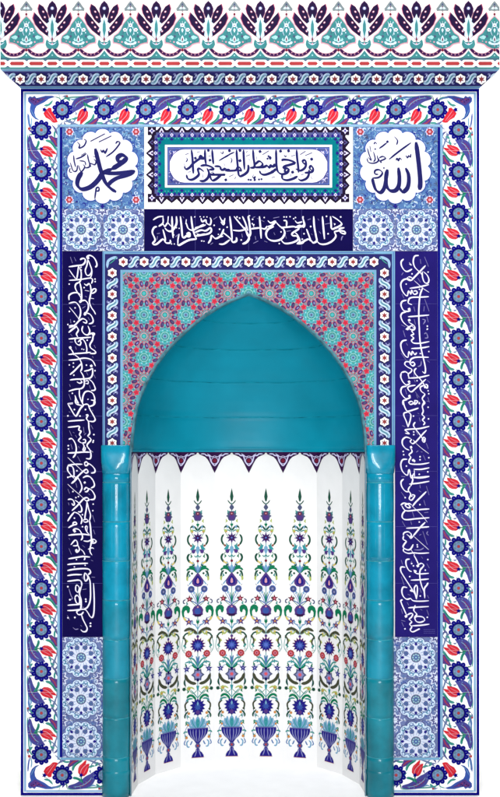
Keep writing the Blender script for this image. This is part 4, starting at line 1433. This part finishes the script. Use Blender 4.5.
# ---------------------------------------------------------- cornice
PR = 20.0                                  # how far it stands out from the wall
g = (DIST - PR) / DIST
def cor(y_img):    # real height of something seen at y_img on the projecting face
    return EYE + (y_img - EYE) * g
def X_(x): return 250 + (x - 250) * g
YT, YB = 0.6, 69.2
def faceA(x, y, d): return ((X_(x) - 250) * S, -PR * S - d * 0.8, (FLOOR - cor(y)) * S)
core = bpy.data.objects.new('cornice', None); col.objects.link(core); core.parent = root
a = Art(clip=(0.6, 0.6, 499.4, 69.2))
a.slab(0.6, 0.6, 499.4, 69.2, 'warm', 0.006)
def palmette(cx):
    Z = lambda s_, sg=1: [(cx + sg * float(p.split(',')[0]) / 8.33, float(p.split(',')[1]) / 8.33) for p in s_.split()]
    for sg in (1, -1):
        for s_ in ('-96,38 -72,60 -50,110 -38,165 -20,215 -48,200 -78,162 -98,112 -104,75', '-128,108 -100,150 -78,190 -52,235 -30,280 -18,320 -60,292 -96,252 -124,205 -138,155'):
            P = Z(s_, sg); c_ = (sum(q[0] for q in P) / len(P), sum(q[1] for q in P) / len(P)); P = [(c_[0] + (q[0] - c_[0]) * 1.42, c_[1] + (q[1] - c_[1]) * 1.03) for q in P]; a.poly([(c_[0] + (q[0] - c_[0]) * 1.1, c_[1] + (q[1] - c_[1]) * 1.05) for q in P], 'salmon', 2); a.poly(P, 'plum', 3)
            c = (sum(q[0] for q in P) / len(P), sum(q[1] for q in P) / len(P))
            a.poly([(c[0] + (q[0] - c[0]) * 0.88, c[1] + (q[1] - c[1]) * 0.92) for q in P], 'black', 4)
        for s_ in ('-75,100', '-62,145', '-100,190', '-76,228', '-48,262'):
            q = Z(s_, sg)[0]; a.ell(q[0], q[1], 1.35, 0.95, 'salmon', 5, sg * 0.8); a.dot(q[0], q[1], 0.7, 'frost', 6, 6)
    a.poly(Z('0,8 -26,34 -42,72 -38,112 -22,150 0,175 22,150 38,112 42,72 26,34'), 'plum', 5)
    a.poly(Z('0,20 -20,42 -32,74 -28,110 -14,145 0,160 14,145 28,110 32,74 20,42'), 'black', 6)
    a.dot(cx, 72 / 8.33, 1.8, 'lilac', 7); a.dot(cx, 72 / 8.33, 0.9, 'white', 8)
    a.poly(Z('0,118 -12,150 -30,160 -26,185 -46,200 -32,225 -48,250 -30,265 -34,300 -16,318 0,350 16,318 34,300 30,265 48,250 32,225 46,200 26,185 30,160 12,150'), 'frost', 7)
    a.poly(Z('0,160 -12,205 -14,255 0,320 14,255 12,205'), 'ocean', 8); a.poly(Z('0,300 -8,330 0,350 8,330'), 'maroon', 8)
    a.poly(Z('0,350 -24,352 -44,330 -52,345 -56,372 -44,398 -20,412 0,404 20,412 44,398 56,372 52,345 44,330 24,352'), 'ocean', 6)
    a.line(Z('-34,356 0,376 34,356'), 0.7, 'frost', 7); a.dot(cx, 366 / 8.33, 0.9, 'rose', 8)
    a.poly(Z('0,415 -34,462 -54,484 54,484 34,462'), 'ocean', 3); a.dot(cx, 462 / 8.33, 0.8, 'mint', 5)
def trefoil(cx):
    Z = lambda s_, sg=1: [(cx + sg * float(p.split(',')[0]) / 8.33, float(p.split(',')[1]) / 8.33) for p in s_.split()]
    def sym(s_, c, L):
        P = Z(s_); a.poly(P + [(2 * cx - x, y) for x, y in P[::-1]], c, L)
    sym('0,8 18,28 34,52 52,74 46,92 22,88 0,92', 'grey', 3); sym('0,26 10,40 0,50', 'slate', 4); sym('6,56 18,62 28,76 10,80 0,70', 'frost', 4); a.dot(cx, 60 / 8.33, 0.7, 'maroon', 5)
    a.line(Z('0,90 0,140'), 0.9, 'maroon', 3, sm=0); a.dot(cx, 14.4, 1.2, 'maroon', 4)
    sym('0,128 30,158 62,198 82,240 104,272 140,298 150,330 148,362 118,364 88,374 64,398 30,412 0,422', 'rose', 3)
    sym('0,138 28,166 56,202 76,244 98,278 132,302 142,330 138,354 116,356 84,366 58,388 26,402 0,408', 'ocean', 4)
    sym('0,138 22,166 44,202 40,206 18,180 0,160', 'aqua', 5)
    for s_ in ('0,212', '45,250', '-45,250'):
        q = Z(s_)[0]; a.star(q[0], q[1], 2.1, 1.5, 6, 'white', 6); a.dot(q[0], q[1], 0.8, 'dusk', 7, 8)
    a.line(Z('0,178 0,200'), 0.6, 'white', 6, sm=0); sym('0,236 10,252 0,276', 'frost', 6)
    sym('0,362 22,360 40,346 52,352 46,368 24,376 0,377', 'frost', 6); sym('0,296 9,312 16,334 10,352 0,356', 'frost', 6); sym('0,312 6,328 4,344 0,346', 'maroon', 7); sym('20,336 30,316 40,330 34,346', 'mint', 6)
    for q_ in ('22,190', '-22,190', '30,285', '-30,285', '20,232', '-20,232', '60,275', '-60,275', '0,385', '30,388', '-30,388', '100,345', '-100,345'):
        q = Z(q_)[0]; a.dot(q[0], q[1], 0.62, ('frost', 'slate', 'rose')[len(q_) % 3], 6, 6)
    a.line(Z('24,180 14,215 30,262 18,300'), 0.5, 'frost', 6); a.line(Z('-24,180 -14,215 -30,262 -18,300'), 0.5, 'frost', 6)
    for sg in (1, -1):
        a.poly(Z('70,308 92,296 128,312 108,328 84,330', sg), 'mint', 6); q = Z('64,304', sg)[0]; a.dot(q[0], q[1], 1.2, 'slate', 7)
        q = Z('70,352', sg)[0]; a.dot(q[0], q[1], 0.9, 'rose', 6)
        a.line(Z('98,322 112,318', sg), 0.5, 'cobalt', 7, sm=0)
        # garland
        a.line(Z('14,412 50,446 104,460 158,446 205,402', sg), 3.6, 'rose', 4, taper=0.6)
        a.line(Z('14,412 50,446 104,460 158,446 205,402', sg), 2.7, 'plum', 5, taper=0.6)
        for s_ in ('45,440', '75,453', '105,458', '135,452', '165,438'):
            q = Z(s_, sg)[0]; a.dot(q[0], q[1], 0.6, 'rose', 6, 6)
        a.line(Z('0,430 40,470 104,482 168,470 214,418', sg), 0.9, 'white', 6, taper=1)
    sym('0,432 36,468 62,484 0,486', 'ocean', 3); a.dot(cx, 464 / 8.33, 0.8, 'mint', 5)
    sym('0,402 12,420 0,436', 'maroon', 7)
a.rect(0.6, 56.6, 499.4, 58.4, 'ocean', 1); a.rect(0.6, 58.4, 499.4, 59.4, 'slate', 2)
for k in range(-1, 10): palmette(52.5 + 51.96 * k)
for k in range(0, 10): trefoil(26.6 + 51.96 * k)
a.rect(0.6, 59.4, 499.4, 68.0, 'white', 4)
a.rect(0.6, 67.4, 499.4, 69.2, 'ocean', 5); a.rect(0.6, 59.2, 499.4, 60.0, 'ocean', 5)
for k in range(-1, 10):
    for (o_, hl) in ((17.4, 7.4), (36.6, 7.4), (52.6, 5.4)):
        x = o_ + 51.96 * k
        for (cc, g_, L) in (('slate', 1.1, 5), ('white', 0.7, 6)): pass
        a.poly([(x - hl, 63.7), (x - hl + 1.5, 61.9), (x + hl - 1.5, 61.9), (x + hl, 63.7), (x + hl - 1.5, 65.5), (x - hl + 1.5, 65.5)], 'brick', 6, True)
    for x in (27.0, 45.6, 60.0):
        x += 51.96 * k
        a.poly([(x - 2.2, 60.0), (x + 2.2, 60.0), (x, 61.6)], 'slate', 6, True); a.poly([(x - 2.2, 67.4), (x + 2.2, 67.4), (x, 65.8)], 'slate', 6, True)
        a.line([(x - 1.6, 65.8), (x + 1.6, 61.6)], 0.45, 'rose', 6, sm=0); a.line([(x - 1.6, 61.6), (x + 1.6, 65.8)], 0.45, 'rose', 6, sm=0)
a.build('palmette_frieze', core, faceA)
# sloping flower band; y runs 69.2..88.4 in the picture
def faceB(x, y, d):
    t = (y - 69.2) / (88.6 - 69.2); pr = PR * (1 - t)
    gg = (DIST - pr) / DIST
    # straight section in depth and height between the two edges
    ya, yb = cor(69.2), 88.6
    Yr = ya + (yb - ya) * t
    sl = math.hypot(PR, yb - ya); nz = PR / sl; ny = (yb - ya) / sl
    return ((250 + (x - 250) * gg - 250) * S, -pr * S - d * ny * 0.8, (FLOOR - Yr) * S - d * nz * 0.8)
def edge(y): return max(0.6, 0.6 + 20.6 * (y - 69.2) / 19.4)
b = Art()
b.hole = None
def trap_clip(art):
    # keep only what lies inside the mitred band
    out = []
    for pts, c in art.f:
        ds = pts[0][2]; p = [(q[0], q[1]) for q in pts]
        for (A, B) in (((0.6, 69.2), (21.2, 88.6)), ((478.8, 88.6), (499.4, 69.2))):
            if len(p) > 2: p = clip_half(p, A, B, False)
        if len(p) > 2: out.append(([(x, y, ds) for x, y in p], c))
    art.f = out
b.clip = (0.6, 69.2, 499.4, 88.6)
b.poly([(0.6, 69.2), (499.4, 69.2), (499.4, 88.6), (0.6, 88.6)], 'chain', 0, True)
b.rect(0, 69.2, 500, 70.9, 'sky', 1); b.rect(0, 70.9, 500, 71.9, 'dusk', 1)
b.rect(0, 86.2, 500, 88.6, 'sky', 1); b.rect(0, 85.8, 500, 86.3, 'slate', 2); b.rect(0, 87.2, 500, 87.7, 'blue', 2)
for k in range(-1, 25):
    x = 20.4 + 20.95 * k
    chain_flower(b, x, 78.7, 5.4)
    b.push(lambda p, x=x: (x + 10.5 + p[0], 78.7 + p[1])); chain_leaf(b); b.pop()
trap_clip(b)
b.build('flower_chain_band', core, faceB)
# solid behind: returns and top
V = []; F = []
def addb(x0, x1, y0, y1, z0, z1):
    v, f = box(x0, x1, y0, y1, z0, z1); n = len(V); V.extend(v); F.extend([[i + n for i in q] for q in f])
xr0, xr1 = (X_(0.6) - 250) * S + .003, (X_(499.4) - 250) * S - .003
xi0_, xi1_ = (21.6 - 250) * S, (478.4 - 250) * S
zt, zb = (FLOOR - cor(0.7)) * S, (FLOOR - cor(69.1)) * S
addb(xr0, xr1, -PR * S + 0.0065, 0.012, zb, zt)
addb(xi0_, xi1_, 0.0125, 0.80, (FLOOR - 88) * S, zt - 0.004)
n = len(V)
xi0, xi1 = (21.6 - 250) * S, (478.4 - 250) * S; z2 = (FLOOR - 88.2) * S
V += [(xr0 + .004, -PR * S + 0.012, zb - .001), (xr1 - .004, -PR * S + 0.012, zb - .001), (xr1 - .004, 0.011, zb - .001), (xr0 + .004, 0.011, zb - .001), (xi0, 0.0095, z2), (xi1, 0.0095, z2), (xi1, 0.011, z2), (xi0, 0.011, z2)]
F += [[n, n + 1, n + 5, n + 4], [n + 1, n + 2, n + 6, n + 5], [n + 2, n + 3, n + 7, n + 6], [n + 3, n, n + 4, n + 7], [n + 4, n + 5, n + 6, n + 7]]
mesh('cornice_core', V, F, 'plaster', core)

# ---------------------------------------------------------- setting
v, f = [(-6, -7, 0), (6, -7, 0), (6, 2.6, 0), (-6, 2.6, 0)], [(0, 1, 2, 3)]
fl = mesh('floor', v, f, 'floor white'); fl['kind'] = 'structure'; fl['label'] = 'plain white floor under the niche'; fl.location = (0, 0, -0.001)
v, f = box(-6, 6, 2.6, 2.7, -0.1, 7)
bd = mesh('backdrop', v, f, 'floor white'); bd['kind'] = 'structure'; bd['label'] = 'plain white backdrop behind the niche'

# ---------------------------------------------------------- light: two tall soft lamps, a bare bulb, even room light
wd = bpy.data.worlds.new('World'); sc.world = wd; wd.use_nodes = True
bg = wd.node_tree.nodes['Background']; bg.inputs['Color'].default_value = (1, 1, 1, 1); bg.inputs['Strength'].default_value = 0.09
def lamp(name, loc, aim, sx, sy, power, shape='RECTANGLE', c=(1, 1, 1)):
    l = bpy.data.lights.new(name, 'AREA'); l.shape = shape; l.size = sx; l.size_y = sy; l.energy = power; l.color = c
    o = bpy.data.objects.new(name, l); col.objects.link(o); o.location = loc
    o.rotation_euler = (Vector(aim) - Vector(loc)).to_track_quat('-Z', 'Y').to_euler()
    return o
lamp('softbox', (-0.5, -5.75, 1.9), (0, 0, 1.85), 0.5, 1.7, 94)
lamp('softbox', (0.5, -5.75, 1.9), (0, 0, 1.85), 0.5, 1.7, 94)
lamp('side_lamp', (-3.4, -4.6, 1.9), (0, 0, 1.8), 0.25, 2.2, 5)
lamp('side_lamp', (3.4, -4.6, 1.9), (0, 0, 1.8), 0.25, 2.2, 5)
lamp('overhead_fill', (0.0, -2.8, 6.4), (0, 0, 0.3), 3.2, 1.2, 205)  # added unseen fill from above, brightens the floor to white
lamp('bare_lamp', (0.0, -5.3, 1.15), (0, 0, 1.3), 0.10, 0.30, 4)
lamp('backdrop_fill', (-0.6, 0.95, 1.9), (-1.3, 2.6, 1.9), 0.4, 3.4, 130)  # added pair of fills hidden behind the body, whitening backdrop and floor
lamp('backdrop_fill', (0.6, 0.95, 1.9), (1.3, 2.6, 1.9), 0.4, 3.4, 130)

# ---------------------------------------------------------- camera
cam = bpy.data.cameras.new('camera'); co = bpy.data.objects.new('camera', cam); col.objects.link(co)
co.location = (0, -DIST * S, (FLOOR - EYE) * S); co.rotation_euler = (math.pi / 2, 0, 0)
cam.sensor_fit = 'VERTICAL'; cam.sensor_height = 24; cam.lens = 24 * DIST / 797.0
cam.shift_y = (EYE - 398.5) / 797.0 
cam.clip_end = 100
sc.camera = co
vs = sc.view_settings; vs.view_transform = 'Standard'; vs.look = 'None'; vs.exposure = 0.43; vs.gamma = 1.0
sc.display_settings.display_device = 'sRGB'
